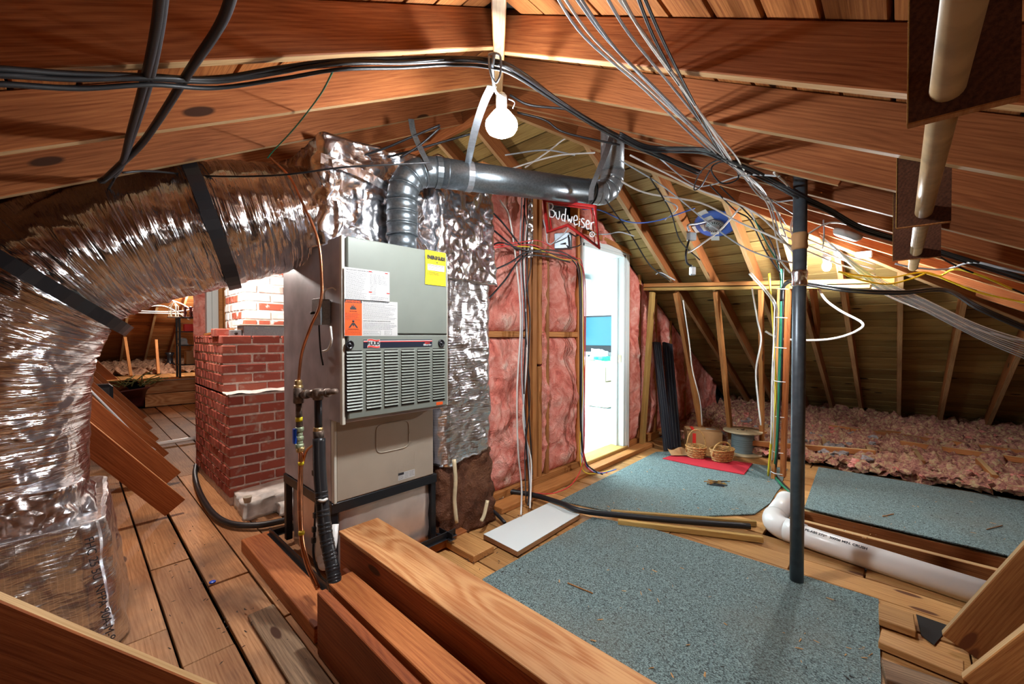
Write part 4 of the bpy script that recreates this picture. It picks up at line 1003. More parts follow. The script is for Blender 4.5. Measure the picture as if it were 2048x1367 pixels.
fo = wrapbox('footing_block', [(.80, 3.22, .0), (1.5, 3.22, .0), (1.5, 3.62, .0), (.80, 3.62, .0), (.80, 3.26, .10), (1.5, 3.24, .13), (1.5, 3.62, .13), (.80, 3.62, .10)], M['concrete'], ch, (20, 10, 5), .018, 9, 3, .03)
wrapbox('footing_block', [(.98, 3.12, .0), (1.5, 3.12, .0), (1.5, 3.3, .0), (.98, 3.3, .0), (1.0, 3.14, .06), (1.5, 3.14, .07), (1.5, 3.3, .07), (1.0, 3.3, .06)], M['concrete'], ch, (16, 8, 4), .02, 11, 4, .03)
cs = thing('chimney_stack', (1.3, 4.3, 1.24), 'whitewashed brick chimney stack with bare red bricks above the ledge', 'chimney')
box('mortar_core', (1.007, 4.047, 1.24), (1.75, 4.70, 2.95), M['whitewash'], cs, 0)
random.seed(8)
brickface(cs, 1.0, 1.46, 4.04, 1.25, 2.1, M['brick_w']); brickface(cs, 4.05, 4.70, 1.0, 1.25, 2.1, M['brick_w'], 'x', bl=.095, dep=.05)
o = wrapbox('foil_flashing', [(1.0, 3.99, 1.86), (1.3, 3.99, 1.86), (1.3, 4.02, 1.86), (1.0, 4.02, 1.86), (1.0, 3.99, 1.9), (1.3, 3.99, 1.9), (1.3, 4.02, 1.9), (1.0, 4.02, 1.9)], M['whitewash'], cs, (8, 2, 2), .002)
tag(o, 'strip of dried mortar')
# things on the chimney base
t = thing('register_box', (1.15, 3.9, 1.24), 'grey sheet metal pan lying on the brick chimney base', 'box')
pc = PY(488, 662, 3.82); 
box('pan_body', (.93, 3.80, 1.243), (1.60, 3.98, 1.335), M['galv'], t, .004); box('pan_rim', (.90, 3.785, 1.335), (1.62, 3.99, 1.345), M['edge'], t, .003)
box('rivet_mark', (1.02, 3.797, 1.305), (1.026, 3.80, 1.325), M['edge'], t, 0); box('rivet_mark', (1.012, 3.797, 1.312), (1.034, 3.80, 1.318), M['edge'], t, 0); box('rivet_mark', (1.08, 3.797, 1.318), (1.12, 3.80, 1.323), M['edge'], t, 0)
t = thing('outlet_box', (.88, 3.84, 1.243), 'small grey steel outlet box beside a loose brick on the chimney', 'box')
box('box_body', (.845, 3.815, 1.243), (.925, 3.90, 1.30), M['galv'], t, .004); lathe('knockout', [(.012, 0), (.012, .002), (0, .002)], (.885, 3.815, 1.272), M['dark'], t, 16, axis=(0, -1, 0))
o = brick(None, (.81, 3.95, 1.277), (.09, .19, .064), M['brick']); o.name = 'loose_brick'; tag(o, 'single loose red brick on the chimney ledge corner', 'brick')
o = board('wood_strip', (.83, 4.55, 1.262), (.90, 4.02, 1.305), .05, .02, M['stud'], None, wd=(1, 0, 0)); tag(o, 'thin wooden strip lying on the ledge beside the stack', 'board')
o = tube('red_berry_sprig', [(.79, 4.08, 1.246), (.80, 4.10, 1.265), (.785, 4.13, 1.28)], .006, M['redink'], None, 6, 3); tag(o, 'tiny red berry sprig on the chimney ledge', 'decoration')
# cup and packet on the footing
t = lathe('paper_cup', [(.020, 0), (.028, .038), (.030, .04), (.027, .038), (.019, .003), (0, .003)], F(495, 1004, .115) + V((0, 0, .0)), M['edge'], None, 20); tag(t, 'small paper cup on the chimney footing', 'cup')
pk = F(537, 990, .135)
o = sheet('foil_packet', lambda a, b: pk + V((-.05 + .1 * a, -.04 + .08 * b + .02 * a, .014 * math.sin(a * 5) * math.sin(b * 3) + .004)), 10, 8, M['paper'], None); tag(o, 'torn white packet lying on the chimney footing', 'packet')

# ------------------------------------------------------------------ lumber lying in front
pb = thing('plywood_box', (.93, .6, 0), 'long plywood-topped box beam pointing at the furnace', 'box')
box('side_board', (.838, -.9, 0), (.862, 1.88, .33), M['beam_side'], None, .002); _o = bpy.context.scene.collection.objects[-1]
def ybeam(name, x0, x1, y0, y1, z0, z1, mat, par=None, ch=.003):
    return board(name, ((x0 + x1) / 2, y0, (z0 + z1) / 2), ((x0 + x1) / 2, y1, (z0 + z1) / 2), z1 - z0, x1 - x0, M[mat], par, wd=(0, 0, 1), ch=ch)
bpy.data.objects.remove(_o)
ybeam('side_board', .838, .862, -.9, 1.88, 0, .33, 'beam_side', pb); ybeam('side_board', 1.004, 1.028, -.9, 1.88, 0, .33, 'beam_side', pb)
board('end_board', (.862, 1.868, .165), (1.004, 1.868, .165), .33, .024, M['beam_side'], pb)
board('top_panel', (.933, -.9, .34), (.933, 1.885, .34), .196, .019, M['ply'], pb, wd=(1, 0, 0), ch=.002)
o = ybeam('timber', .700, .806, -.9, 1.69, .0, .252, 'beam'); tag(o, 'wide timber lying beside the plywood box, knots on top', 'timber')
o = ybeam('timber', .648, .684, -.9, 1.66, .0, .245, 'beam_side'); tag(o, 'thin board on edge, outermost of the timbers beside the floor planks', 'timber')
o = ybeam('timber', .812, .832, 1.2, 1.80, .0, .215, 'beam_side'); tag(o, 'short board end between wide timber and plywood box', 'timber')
o = board('raised_board', (.735, 1.72, .035), (.735, 2.78, .035), .15, .07, M['beam'], None, wd=(1, 0, 0)); tag(o, 'thick plank lying under the stand at the furnace left', 'board')
o = board('raised_board', (.95, 2.02, .028), (1.66, 2.02, .028), .16, .05, M['beam'], None, wd=(0, 1, 0)); tag(o, 'plank carrying the front of the furnace stand', 'board')
o = board('raised_board', (1.58, 1.70, .02), (1.58, 1.95, .02), .16, .04, M['plank_r'], None, wd=(1, 0, 0)); tag(o, 'short plank beside the right stand foot', 'board')
wb = [F(967, 1068, .035), F(1098, 1005, .035), F(1160, 1028, .035), F(1035, 1103, .035)]
o = slab('shelf_board', wb, .008, .035, M['plank'], None); tag(o, 'white laminated shelf board lying on the floor', 'board')
slab('laminate_top', [p for p in wb], .035, .037, M['trimw'], o)
# rough old planks laid over the floor at the left
def flatboard(name, px, z, th, mat, label, cat='board'):
    pts = [F(u, v, z) for u, v in px]; d = (pts[1] - pts[0]); w_ = (pts[3] - pts[0])
    c = sum(pts, V()) / 4; L = ((pts[1] - pts[0]).length + (pts[2] - pts[3]).length) / 2; W = ((pts[3] - pts[0]).length + (pts[2] - pts[1]).length) / 2
    o = board(name, c - d.normalized() * L / 2 - V((0, 0, th / 2)), c + d.normalized() * L / 2 - V((0, 0, th / 2)), W, th, M[mat], None, wd=w_)
    return tag(o, label, cat)
ybeam('plank', .52, .625, .2, 2.1, -.001, .014, 'plank_old', floor); ybeam('plank', .27, .435, 1.0, 1.42, -.001, .012, 'plank_old', floor)
board('plank', (.36, .45, .010), (.36, .93, .010), .17, .02, M['plank'], floor, wd=(1, 0, 0))
board('plank', (.60, .2, .012), (.60, .95, .012), .075, .03, M['plank_old'], floor, wd=(1, 0, 0))

# ------------------------------------------------------------------ diagonal braces
def brace(name, foot, label, kind='A', L=1.6, wd_=.14, mat='brace', slope=1.33):
    d = V((-1, 0, slope)).normalized() if kind == 'A' else V((0, -1, slope)).normalized()
    n_ = d.cross(V((0, 1, 0)) if kind == 'A' else V((1, 0, 0))).normalized()
    o = board(name, foot, V(foot) + d * L, wd_, .038, M[mat], None, wd=n_); return tag(o, label, 'brace', None)
bp = F(383, 1000, .0); y1 = 3.72
lab = ['lowest and nearest diagonal brace between foil duct and chimney', 'second diagonal brace from the foil duct bottom', 'third diagonal brace behind the foil duct', 'fourth diagonal brace carrying a grey cable', 'fifth diagonal brace, behind the one with the cable', 'sixth diagonal brace toward the plywood step', 'farthest diagonal brace beside the leaf pile']
for i, (u, v) in enumerate([(350, 1012), (345, 955), (323, 915), (305, 885), (294, 862), (284, 838), (270, 800)]):
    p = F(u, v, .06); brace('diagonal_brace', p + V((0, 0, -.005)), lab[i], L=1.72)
a, b = PY(0, 1190, 1.22), PY(420, 1367, 1.22); d = (b - a).normalized(); n_ = V((0, 1, 0)).cross(d).normalized(); n_ = n_ if n_.z < 0 else -n_
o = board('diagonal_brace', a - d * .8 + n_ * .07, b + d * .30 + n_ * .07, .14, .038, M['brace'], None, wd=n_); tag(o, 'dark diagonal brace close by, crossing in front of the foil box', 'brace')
for (fu, fv, tu, tv, lb) in ((1868, 1282, 2048, 1083, 'diagonal brace rising right beside the white pipe end'), (1902, 1367, 2048, 1252, 'diagonal brace in the bottom right corner, nearest one')):
    p = F(fu, fv, 0.0); q = PX(tu, tv, p.x); d = (q - p).normalized(); n_ = V((1, 0, 0)).cross(d).normalized(); n_ = n_ if n_.z < 0 else -n_
    o = board('diagonal_brace', p + n_ * .07 + d * .05, p + d * 1.9 + n_ * .07, .14, .038, M['stud'], None, wd=n_); tag(o, lb, 'brace')

# ------------------------------------------------------------------ carpets
def carpet(px, label, z=.009):
    o = slab('carpet', [F(u, v, z) for u, v in px], .001, z, M['carpet'], None); return tag(o, label, 'carpet')
carpet([(1185, 1033), (1291, 1052), (1420, 1092), (1592, 1145), (1757, 1197), (1764, 1420), (1800, 2100), (1700, 2300), (965, 1157)], 'large teal grey carpet piece around the steel pole')
carpet([(1120, 1000), (1312, 903), (1345, 902), (1575, 937), (1568, 950), (1562, 972), (1552, 985), (1540, 1005), (1510, 1026), (1450, 1029), (1407, 1031), (1222, 1022)], 'teal carpet piece in front of the bright doorway')
carpet([(1637, 933), (2075, 1005), (2110, 1133), (2015, 1109), (1700, 1036), (1609, 1014)], 'teal carpet piece beyond the white pipe')

# ------------------------------------------------------------------ plastic pipe
pp = thing('drain_pipe', (3.0, 0, .06), 'large white plastic drain pipe with elbow lying on the floor', 'pipe')
PRr = .062
A0, A1, A2 = F(2075, 1222, .055), F(1640, 1082, .055), F(1540, 1047, .06)
A3 = F(1574, 1000, .10)
dr = (A2 - A1).normalized(); dv2 = (A3 - A2).normalized()
tube('long_section', [A0, A1, A2 - dr * .10], PRr, M['pvc'], pp, 40)
tube('socket', [A2 - dr * .19, A2 - dr * .09], PRr * 1.10, M['pvc'], pp, 40)
tube('elbow', arc(A2 - dr * .10, A2, A2 + dv2 * .12, 10), PRr * 1.08, M['pvc'], pp, 40)
tube('short_section', [A2 + dv2 * .11, A3], PRr, M['pvc'], pp, 40)
tube('pipe_ring', [A3 - dv2 * .015, A3], PRr * 1.05, M['pvc'], pp, 40)
def wrap_text(body, size, at0, dirv, r, mat, ang):
    up_ = V((0, 0, 1)); side = dirv.cross(up_).normalized()
    if side.dot(V((-1, 0, 0))) < 0: side = -side
    nrm = (up_ * math.sin(ang) + side * math.cos(ang)).normalized(); yd = nrm.cross(dirv).normalized()
    text('lettering', body, size, V(at0) + nrm * (r + .0008), dirv, yd, mat, pp, ext=.0003, bold=.0006)
d_ = (A0 - A1).normalized()
wrap_text('PE-ABS 2729  3000# MIN. CRUSH', .020, A2 - dr * .20, d_, PRr, M['ink'], R_(52))
wrap_text('CRESLINE   Made In USA', .022, A2 - dr * .20 + d_ * .72, d_, PRr, M['greyink'], R_(52))

# ------------------------------------------------------------------ steel pole
pf = F(1593, 1163, 0); sp_ = thing('steel_pole', pf, 'dark grey steel pole standing through the carpet up to the rafters', 'pole')
tube('shaft', [pf + V((0, 0, .0)), pf + V((0, 0, .9)), pf + V((0, 0, zB(pf.y) + .1))], .0305, M['pole'], sp_, 28)
for z0 in (1.50, 1.685): 
    o = lathe('tape_wrap', [(.0306, 0), (.036, .01), (.033, .04), (.037, .07), (.0306, .085)], pf + V((0, 0, z0)), M['card'], sp_, 20); o.data.materials[0] = M['foil_crumple'] if z0 < 1.6 else M['card']

# ------------------------------------------------------------------ closet rod on plywood hangers
rod = tube('hanging_rod', [(.30, -.050, 1.632), (1.5, -.050, 1.632), (3.2, -.050, 1.632)], .0205, M['rod'], None, 20); tag(rod, 'long round wooden rod hung under the rafters on three shade-toned plates', 'rod')
for x, y0, y1, zb_, lb in ((.935, -.122, -.006, 1.592, 'shade-toned plywood plate, largest and nearest of the rod hangers'), (1.80, -.108, .012, 1.592, 'shade-toned plywood plate, middle of the three rod hangers'), (2.62, -.128, .028, 1.600, 'shade-toned plywood plate, smallest and farthest of the rod hangers')):
    zt_ = zB(y0) + .13
    o = hexa('hanger_plate', [(x - .008, y0, zb_), (x + .008, y0, zb_), (x + .008, y1, zb_), (x - .008, y1, zb_), (x - .008, y0, zt_), (x + .008, y0, zt_), (x + .008, y1, zt_ + .06), (x - .008, y1, zt_ + .06)], M['shaded_ply']); tag(o, lb, 'plate')
    box('pale_edge', (x - .009, y0, zb_ - .0015), (x + .009, y1, zb_ + .001), M['stud'], o, 0); box('pale_edge', (x - .0092, y1 - .0005, zb_), (x + .009, y1 + .0012, zt_ + .06), M['stud_y'], o, 0)

# ------------------------------------------------------------------ knee wall
kw = thing('wall_right', (4.4, 1, 0), kind='structure')
ka, kb = PX(1290, 572, 4.42), PX(1790, 563, 4.42)
board('top_plate', ka, kb, .085, .05, M['stud'], kw, wd=(1, 0, 0)); 
board('top_plate', ka + V((.0, -.0, -.03)), ka.lerp(kb, .93) + V((0, 0, -.03)), .085, .04, M['stud_y'], kw, wd=(1, 0, 0))
def kst(t0, f0, w_=.085, th=.038, m='stud', xt=4.42, zf=0, wd_=(1, 0, 0)):
    return board('stud', PX(*t0, xt), F(*f0, zf), w_, th, M[m], kw, wd=wd_)
kst((1305, 584), (1284, 893), m='stud_y'); kst((1352, 584), (1408, 884), m='stud'); kst((1432, 582), (1464, 895), m='stud'); kst((1522, 577), (1524, 905), m='stud', w_=.06)
kst((1560, 566), (1547, 957), m='stud', th=.03, w_=.07); kst((1577, 566), (1566, 952), m='beam', w_=.085, th=.036)
kst((1625, 570), (1655, 800), m='rafter_c', th=.03); 
# ------------------------------------------------------------------ loose insulation
def loose(name, x0, x1, y0, y1, nu, nv, zf, mat, amp, label, seed=0):
    def fn(a, b):
        x, y = x0 + (x1 - x0) * a, y0 + (y1 - y0) * b; p = V((x, y, 0))
        h = turb(p, 4, seed, 2) * amp * .9 + abs(turb(p + V((nz(p, 6, 3), nz(p, 6, 4), 0)) * .06, 8, seed + 4, 4)) * amp * 1.5
        return V((x + .015 * nz(p, 14, seed + 7), y + .015 * nz(p, 14, seed + 8), zf(x, y) + h))
    o = sheet(name, fn, nu, nv, M[mat], None); return tag(o, label, 'insulation', kind='stuff')
loose('loose_insulation', 4.88, 8.0, -3.4, 2.14, 250, 440, lambda x, y: .015 + .05 * min(1, (x - 4.88) * 5) + .045 * max(0, x - 5.5), 'loose', .075, 'fluffy pink loose insulation on the floor under the low roof')
loose('loose_insulation', -2.6, 4.0, 11.2, 14.3, 160, 90, lambda x, y: .45 + .09 * (y - 11.2), 'loose_b', .10, 'brownish loose insulation below the far left roof', 5)
for (u0, v0, u1, v1) in ((1640, 850, 2048, 905), (1500, 885, 1750, 905), (1800, 885, 2080, 925), (1700, 860, 1880, 872)):
    a, b = F(u0, v0, .13), F(u1, v1, .13); board('joist', a, b, .05, .04, M['rafter_c'], floor)
for (u, v, w_, h_) in ((1745, 925, .10, .16), (1845, 930, .16, .10), (1990, 960, .09, .2), (1650, 900, .12, .08), (1530, 870, .1, .1)):
    p = F(u, v, .08); board('joist', p, p + V((h_ + .25, .05, .03)), .09, .04, M['rafter_c'], floor)
box('eave_light_stop', (7.98, -3.4, -.3), (8.05, 14.4, .8), M['dark'], thing('added_eave_wall_east', (8, 0, 0), kind='structure'), 0)  # added unseen panels that keep world light out at the eaves
box('eave_light_stop', (-3.4, 14.32, -.3), (8, 14.4, .9), M['dark'], thing('added_eave_wall_north', (0, 14.3, 0), kind='structure'), 0)
box('eave_light_stop', (-3.4, -3.4, -.3), (-3.3, 14.4, .5), M['dark'], thing('added_eave_wall_west', (-3.3, 0, 0), kind='structure'), 0)
box('eave_light_stop', (-3.4, -3.4, -.3), (8, -3.3, .5), M['dark'], thing('added_eave_wall_south', (0, -3.3, 0), kind='structure'), 0)

# ------------------------------------------------------------------ things by the knee wall
def viewbox(name, c, sx, sy, sz, mat, par=None, ang=0, ch=.003):
    v, f = boxdata(sx / 2, sy / 2, sz / 2, ch); r_ = Matrix.Rotation(HEAD - R_(90) + ang, 4, 'Z')
    return mesh_obj(name, v, f, mat, par, mw=Matrix.Translation(V(c) + V((0, 0, sz / 2))) @ r_)
c0 = F(1405, 893, 0.0); t = thing('cardboard_box', c0, 'brown cardboard box with a red stripe behind the wicker baskets', 'box')
an = R_(-16)
viewbox('carton_body', c0, .36, .26, .20, M['card'], t, an)
rot = Matrix.Rotation(HEAD - R_(90) + an, 4, 'Z')
def lb(p): return c0 + rot @ V(p)
v, f = boxdata(.0175, .0008, .075); mesh_obj('red_stripe', v, f, M['redink'], t, mw=Matrix.Translation(lb((-.105, -.1305, .10))) @ rot)
v, f = boxdata(.0175, .12, .0008); mesh_obj('red_stripe', v, f, M['redink'], t, mw=Matrix.Translation(lb((-.105, 0, .2005))) @ rot)
v, f = boxdata(.05, .03, .0008); mesh_obj('address_label', v, f, M['paper'], t, mw=Matrix.Translation(lb((.09, .03, .2008))) @ rot)
v, f = boxdata(.178, .006, .0006); mesh_obj('lid_seam', v, f, M['cardw'], t, mw=Matrix.Translation(lb((0, 0, .2004))) @ rot)
c1 = F(1485, 906, .0); t = thing('wire_spool', c1, 'plywood cable spool wound with grey wire', 'spool')
lathe('flange', [(.0, 0), (.185, 0), (.187, .004), (.187, .012), (.185, .016), (0, .016)], c1 + V((0, 0, .002)), M['spoolply'], t, 40)
lathe('flange', [(.0, 0), (.185, 0), (.187, .004), (.187, .012), (.185, .016), (0, .016)], c1 + V((0, 0, .235)), M['spoolply'], t, 40)
lathe('wound_wire', [(.107 + .003 * math.sin(i * 1.9), .018 + .217 * i / 60) for i in range(61)], c1, M['wirew'], t, 40)
lathe('hub_hole', [(0, .0), (.018, 0), (.018, .002), (0, .002)], c1 + V((0, 0, .251)), M['dark'], t, 16)
for a in range(3): lathe('flange_bolt', [(0, 0), (.008, 0), (.008, .003), (0, .003)], c1 + V((.05 * math.cos(a * 2.1), .05 * math.sin(a * 2.1), .251)), M['dark'], t, 10)
def basket(c, rx, ry, h, hh, label, ang, seed, hr=.006):
    t = thing('wicker_basket', c, label, 'basket'); R4 = Matrix.Rotation(ang, 4, 'Z')
    n, m = 60, 15; v, f = [], []
    def P(a, z, o=0): k = .72 + .28 * (z / h) ** .6; return c + R4 @ V(((rx * k + o) * math.cos(a), (ry * k + o) * math.sin(a), z))
    for j in range(m + 1):
        z = .004 + (h - .004) * j / m
        for side in (0, 1):
            pass
        for i in range(n):
            a = 2 * math.pi * i / n; o_ = .0035 * (1 if (i // 2 + j) % 2 else -1); v.append(P(a, z, o_) - c)
    for j in range(m):
        for i in range(n): a, b = j * n + i, j * n + (i + 1) % n; f.append((a, b, b + n, a + n))
    f.append(tuple(reversed(range(n))))
    o = mesh_obj('woven_body', v, f, M['wicker'], t, mw=Matrix.Translation(c)); md = o.modifiers.new('thick', 'SOLIDIFY'); md.thickness = .004
    for j in (2, 5, 8, 11): tube('weave_band', [P(2 * math.pi * i / n, h * j / m, .004 + .002 * (i % 2)) for i in range(n + 1)], .0028, M['wicker'], t, 5)
    tube('rim', [P(2 * math.pi * i / 32, h, .001) for i in range(33)], .0065, M['wicker'], t, 8)
    tube('handle', [c + R4 @ V(((rx) * math.cos(math.pi * i / 16), 0, h * .5 + (hh - h * .5) * math.sin(math.pi * i / 16) ** .7)) for i in range(17)], hr, M['wicker'], t, 8)
basket(F(1392, 914, .01), .098, .098, .115, .285, 'round wicker basket with a tall arched handle', HEAD - R_(90), 1)
basket(F(1444, 921, .01), .130, .095, .12, .185, 'oval wicker basket with a low handle in front of the spool', HEAD - R_(65), 2, .009)
o = slab('red_mat', [F(u, v, .02) for u, v in ((1325, 915), (1346, 908), (1420, 914), (1505, 925), (1488, 947), (1466, 943), (1400, 931))], .0095, .016, M['redfelt']); tag(o, 'flat red mat under the two wicker baskets', 'mat')
pk = F(1362, 912, .02)
o = sheet('paper_packet', lambda a, b: pk + _r * (-.10 + .2 * a) + V((.05 * b, .06 * b, .01 + .05 * b + .02 * math.sin(a * 7) * math.sin(b * 4))), 12, 8, M['card']); tag(o, 'crumpled brown paper packet on the red mat, left end', 'packet')
# leaning black shutters
for (fu, fv, tu, tv, w_, th, yb, lb_) in ((1336, 901, 1313, 684, .10, .035, 2.06, 'narrow black louvered shutter leaning against the pink wall'), (1352, 897, 1334, 686, .14, .03, 2.085, 'wider black shutter behind the narrow one')):
    a, b = F(fu, fv, 0), PY(tu, tv, yb); b.y = min(b.y, 2.08)
    t = thing('shutter', a, lb_, 'shutter')
    board('shutter_panel', a, b, w_, th, M['shutter'], t, wd=(.9, -.35, 0))
    for k in (-.33, 0, .33): board('shutter_rib', a.lerp(b, .02) + V((-.01 + .9 * k * w_, -.022 - .35 * k * w_, 0)), a.lerp(b, .98) + V((-.01 + .9 * k * w_, -.022 - .35 * k * w_, 0)), .012, .01, M['shutter'], t, wd=(.9, -.35, 0))
# small bulb fixture under the hip rafter
t = thing('bare_bulb', CFL, 'small bare bulb glowing under the roof above the long beam', 'lamp')
lathe('socket', [(.0, 0), (.022, 0), (.026, .02), (.03, .05), (.018, .07), (0, .07)], CFL + V((0, 0, .03)), M['trimw'], t, 20)
lathe('glass_bulb', [(0, -.045), (.018, -.04), (.028, -.02), (.030, 0), (.022, .022), (.014, .035), (0, .035)], CFL, M['cfl'], t, 20)
o = lathe('ceiling_fixture', [(0, 0), (.07, 0), (.085, .02), (.085, .035), (0, .035)], onroof(1690, 475, 'B', .04), M['paper'], None, 30, axis=nB); tag(o, 'round white ceiling fixture just above the small bulb', 'lamp')
o = box('junction_cover', onroof(1728, 509, 'C', .05) - V((.05, .05, .02)), onroof(1728, 509, 'C', .05) + V((.05, .05, .02)), M['trimw'], None, .006); tag(o, 'pale junction box under the hip rafter, right of the small bulb', 'box')
# flood bulb
t = thing('flood_bulb', BULB, 'bright flood bulb hanging from the hip rafter', 'lamp')
lathe('glass_lens', [(0, -.052), (.03, -.048), (.055, -.034), (.063, -.02), (0, -.02)], BULB, M['glow'], t, 32)
lathe('glass_reflector', [(.063, -.020), (.066, -.008), (.064, .004), (.052, .022), (.036, .042), (.026, .052), (0, .052)], BULB, M['glow_side'], t, 32)
lathe('bulb_neck', [(.0, 0), (.020, 0), (.022, .02), (.022, .055), (.014, .065), (0, .065)], BULB + V((0, 0, .055)), M['trimw'], t, 20)
tube('pull_chain', [BULB + V((.02, -.02, .10)), BULB + V((.035, -.04, .085)), BULB + V((.03, -.035, .06))], .0025, M['strap'], t, 6, 4)
tube('socket_bracket', [PD(988, 108, 1.36), PD(985, 140, 1.42), PD(990, 180, 1.55), BULB + V((0, 0, .11))], .006, M['strap'], t, 6, 4)
o = tube('cable_loop', [PD(978, 108, 1.38), PD(980, 140, 1.40), PD(990, 165, 1.45), PD(1000, 150, 1.42), PD(1001, 115, 1.38), PD(990, 106, 1.36), PD(978, 108, 1.38)], .004, M['strap'], t, 6, 4)

# ------------------------------------------------------------------ neon sign (unlit)
def sg(x, y, off=0): u, v = 1060 + x / 7.596, 380 + y / 7.596; return PD(u, v, 2.95 - .38 * (u - 1088) / 108 + off)
ns = thing('neon_sign', sg(600, 520), 'unlit beer sign of bent glass tubes in a red frame', 'sign')
for k, s_ in ((0, 1.0), (1, .84)):
    cxx, cyy = 640, 480
    P_ = [(cxx + (x - cxx) * (s_ if k else 1), cyy + (y - cyy) * (s_ if k else 1)) for x, y in ((215, 150), (270, 640), (575, 530), (1050, 870), (985, 250), (600, 200), (215, 150))]
    tube('red_tube', [sg(x, y, .0 + .01 * k) for x, y in P_], .0125 if not k else .006, M['redframe'], ns, 8)
st_ = {'B': [[(278, 200), (290, 300), (302, 405)], [(278, 200), (330, 205), (348, 245), (330, 285), (300, 295), (355, 310), (378, 360), (350, 410), (305, 405)]],
 'u': [[(392, 335), (402, 410), (428, 442), (448, 400), (446, 320)]], 'd': [[(524, 375), (495, 370), (480, 415), (492, 460), (520, 462), (530, 420)], [(545, 280), (536, 380), (530, 485)]],
 'w': [[(572, 380), (585, 480), (604, 440), (622, 495), (640, 400)]], 'e': [[(668, 460), (718, 450), (712, 395), (680, 392), (664, 450), (682, 525), (722, 515)]],
 'i': [[(752, 470), (745, 555)], [(757, 435), (756, 445)]], 's': [[(826, 445), (795, 430), (784, 468), (822, 512), (822, 560), (784, 560)]],
 'e2': [[(852, 518), (900, 512), (892, 465), (864, 466), (850, 520), (870, 588), (902, 582)]], 'r': [[(925, 490), (930, 600)], [(930, 540), (945, 495), (975, 490)]]}
for k, L_ in st_.items():
    for s_ in L_: tube('glass_letter', [sg(x, y, -.03) for x, y in s_], .0042, M['glassw'], ns, 6, 4)
tube('glass_letter', [sg(945 + 38 * math.cos(i / 10 * 6.283), 672 + 38 * math.sin(i / 10 * 6.283), -.03) for i in range(11)], .003, M['glassw'], ns, 5)
tube('glass_letter', [sg(930, 690, -.03), sg(935, 655, -.03), sg(955, 660, -.03), sg(940, 675, -.03), sg(960, 690, -.03)], .0025, M['glassw'], ns, 5)
tube('support_rod', [sg(320, 380, .02), sg(560, 440, .02), sg(950, 640, .02)], .005, M['blackm'], ns, 6); tube('support_rod', [sg(330, 300, .02), sg(440, 260, .02), sg(560, 290, .02)], .005, M['blackm'], ns, 6)
c = sg(505, 790, .1); viewbox('transformer_box', c - V((0, 0, .05)), .12, .06, .11, M['pole'], ns, R_(-15), .004)
for P_ in (((405, 650), (420, 830), (540, 800)), ((580, 680), (595, 880), (730, 850), (775, 820), (765, 690)), ((560, 840), (600, 890)), ((600, 650), (690, 700), (740, 680))):
    tube('support_rod', [sg(x, y, .06) for x, y in P_], .0045, M['blackm'], ns, 6)
tube('support_rod', [sg(590, 560), sg(520, 660), sg(400, 760), sg(320, 820), sg(262, 790), sg(250, 650), sg(200, 450)], .004, M['grey_c'], ns, 6, 5)

# ------------------------------------------------------------------ round blue-taped vent on the slope
vc = onroof(1430, 446, 'C', -.13); t = thing('roof_vent', vc, 'round roof vent with blue film between sloping rafters', 'vent')
lathe('vent_flange', [(0, 0), (.165, 0), (.17, .012), (.15, .02), (0, .02)], vc, M['blue_c'], t, 36, axis=-nC)
lathe('vent_grille', [(0, .02), (.075, .02), (.085, .035), (.07, .045), (0, .05)], vc, M['galv'], t, 30, axis=-nC)
qv = V((0, 0, 1)).rotation_difference(-nC)
for i in range(20):
    a = i / 20 * 6.283; e = qv @ V((math.cos(a), math.sin(a), 0)); board('grille_slot', vc - nC * .048 + e * .045, vc - nC * .046 + e * .068, .006, .003, M['dark'], t, wd=nC.cross(e))
for (a, w_, L_) in ((.3, .08, .2), (1.7, .09, .19), (2.9, .07, .22), (4.3, .1, .2), (5.4, .06, .19)):
    e = qv @ V((math.cos(a), math.sin(a), 0)); board('tape_piece', vc - nC * .024 + e * .05, vc - nC * .012 + e * L_, w_, .003, M['trimw'] if a < 3 else M['blue_c'], t, wd=nC.cross(e))
jb = onroof(1383, 473, 'C', .02); t = thing('junction_box', jb, 'small steel junction box with conduit on the rafter beside the round vent', 'box')
viewbox('box_body', jb - V((0, 0, .035)), .075, .045, .07, M['galv'], t, R_(20), .004)
tube('flexible_conduit', [PD(1379, 462, 3.55), PD(1376, 450, 3.55), PD(1395, 447, 3.6), PD(1430, 438, 3.65)], .009, M['strap'], t, 8, 6)
tube('flexible_conduit', [PD(1378, 480, 3.55), PD(1372, 505, 3.5), PD(1374, 525, 3.5), PD(1384, 532, 3.5)], .009, M['blackm'], t, 8, 6)
jc = PD(1385, 541, 3.5); viewbox('outlet_body', jc - V((0, 0, .04)), .05, .035, .075, M['galv'], t, R_(10), .008)

# ------------------------------------------------------------------ left background
pf_ = thing('plywood_step', (1.0, 9.7, 0), 'plywood step riser of a raised platform in the far left attic', 'step')
board('riser_board', (.86, 9.60, .35), (2.6, 9.60, .35), .22, .03, M['ply'], pf_); board('riser_board', (.86, 9.60, .12), (2.6, 9.60, .12), .22, .03, M['ply'], pf_)
board('step_edge', (.84, 9.58, .465), (2.6, 9.58, .465), .012, .06, M['galv'], pf_)
for i in range(22):
    x = -1.6 + .19 * i; 
    if x < 2.7: board('deck_plank', (x, 9.62 if x > .85 else 10.2, .452), (x, 11.3, .452), .184, .025, M['plank_r'], pf_, wd=(1, 0, 0))
for (tu, tv, fu, fv, lb_) in ((250, 675, 262, 752, 'thin leaning stud in the far left attic, left one'), (312, 680, 317, 748, 'thin leaning stud in the far left attic, middle one'), (353, 655, 354, 745, 'thin upright stud beside the black shelf rack')):
    a = F(fu, fv, .47); b = PY(tu, tv, a.y + .3); o = board('far_stud', a, b, .09, .045, M['stud'], None, wd=(0, 1, 0)); tag(o, lb_, 'stud')
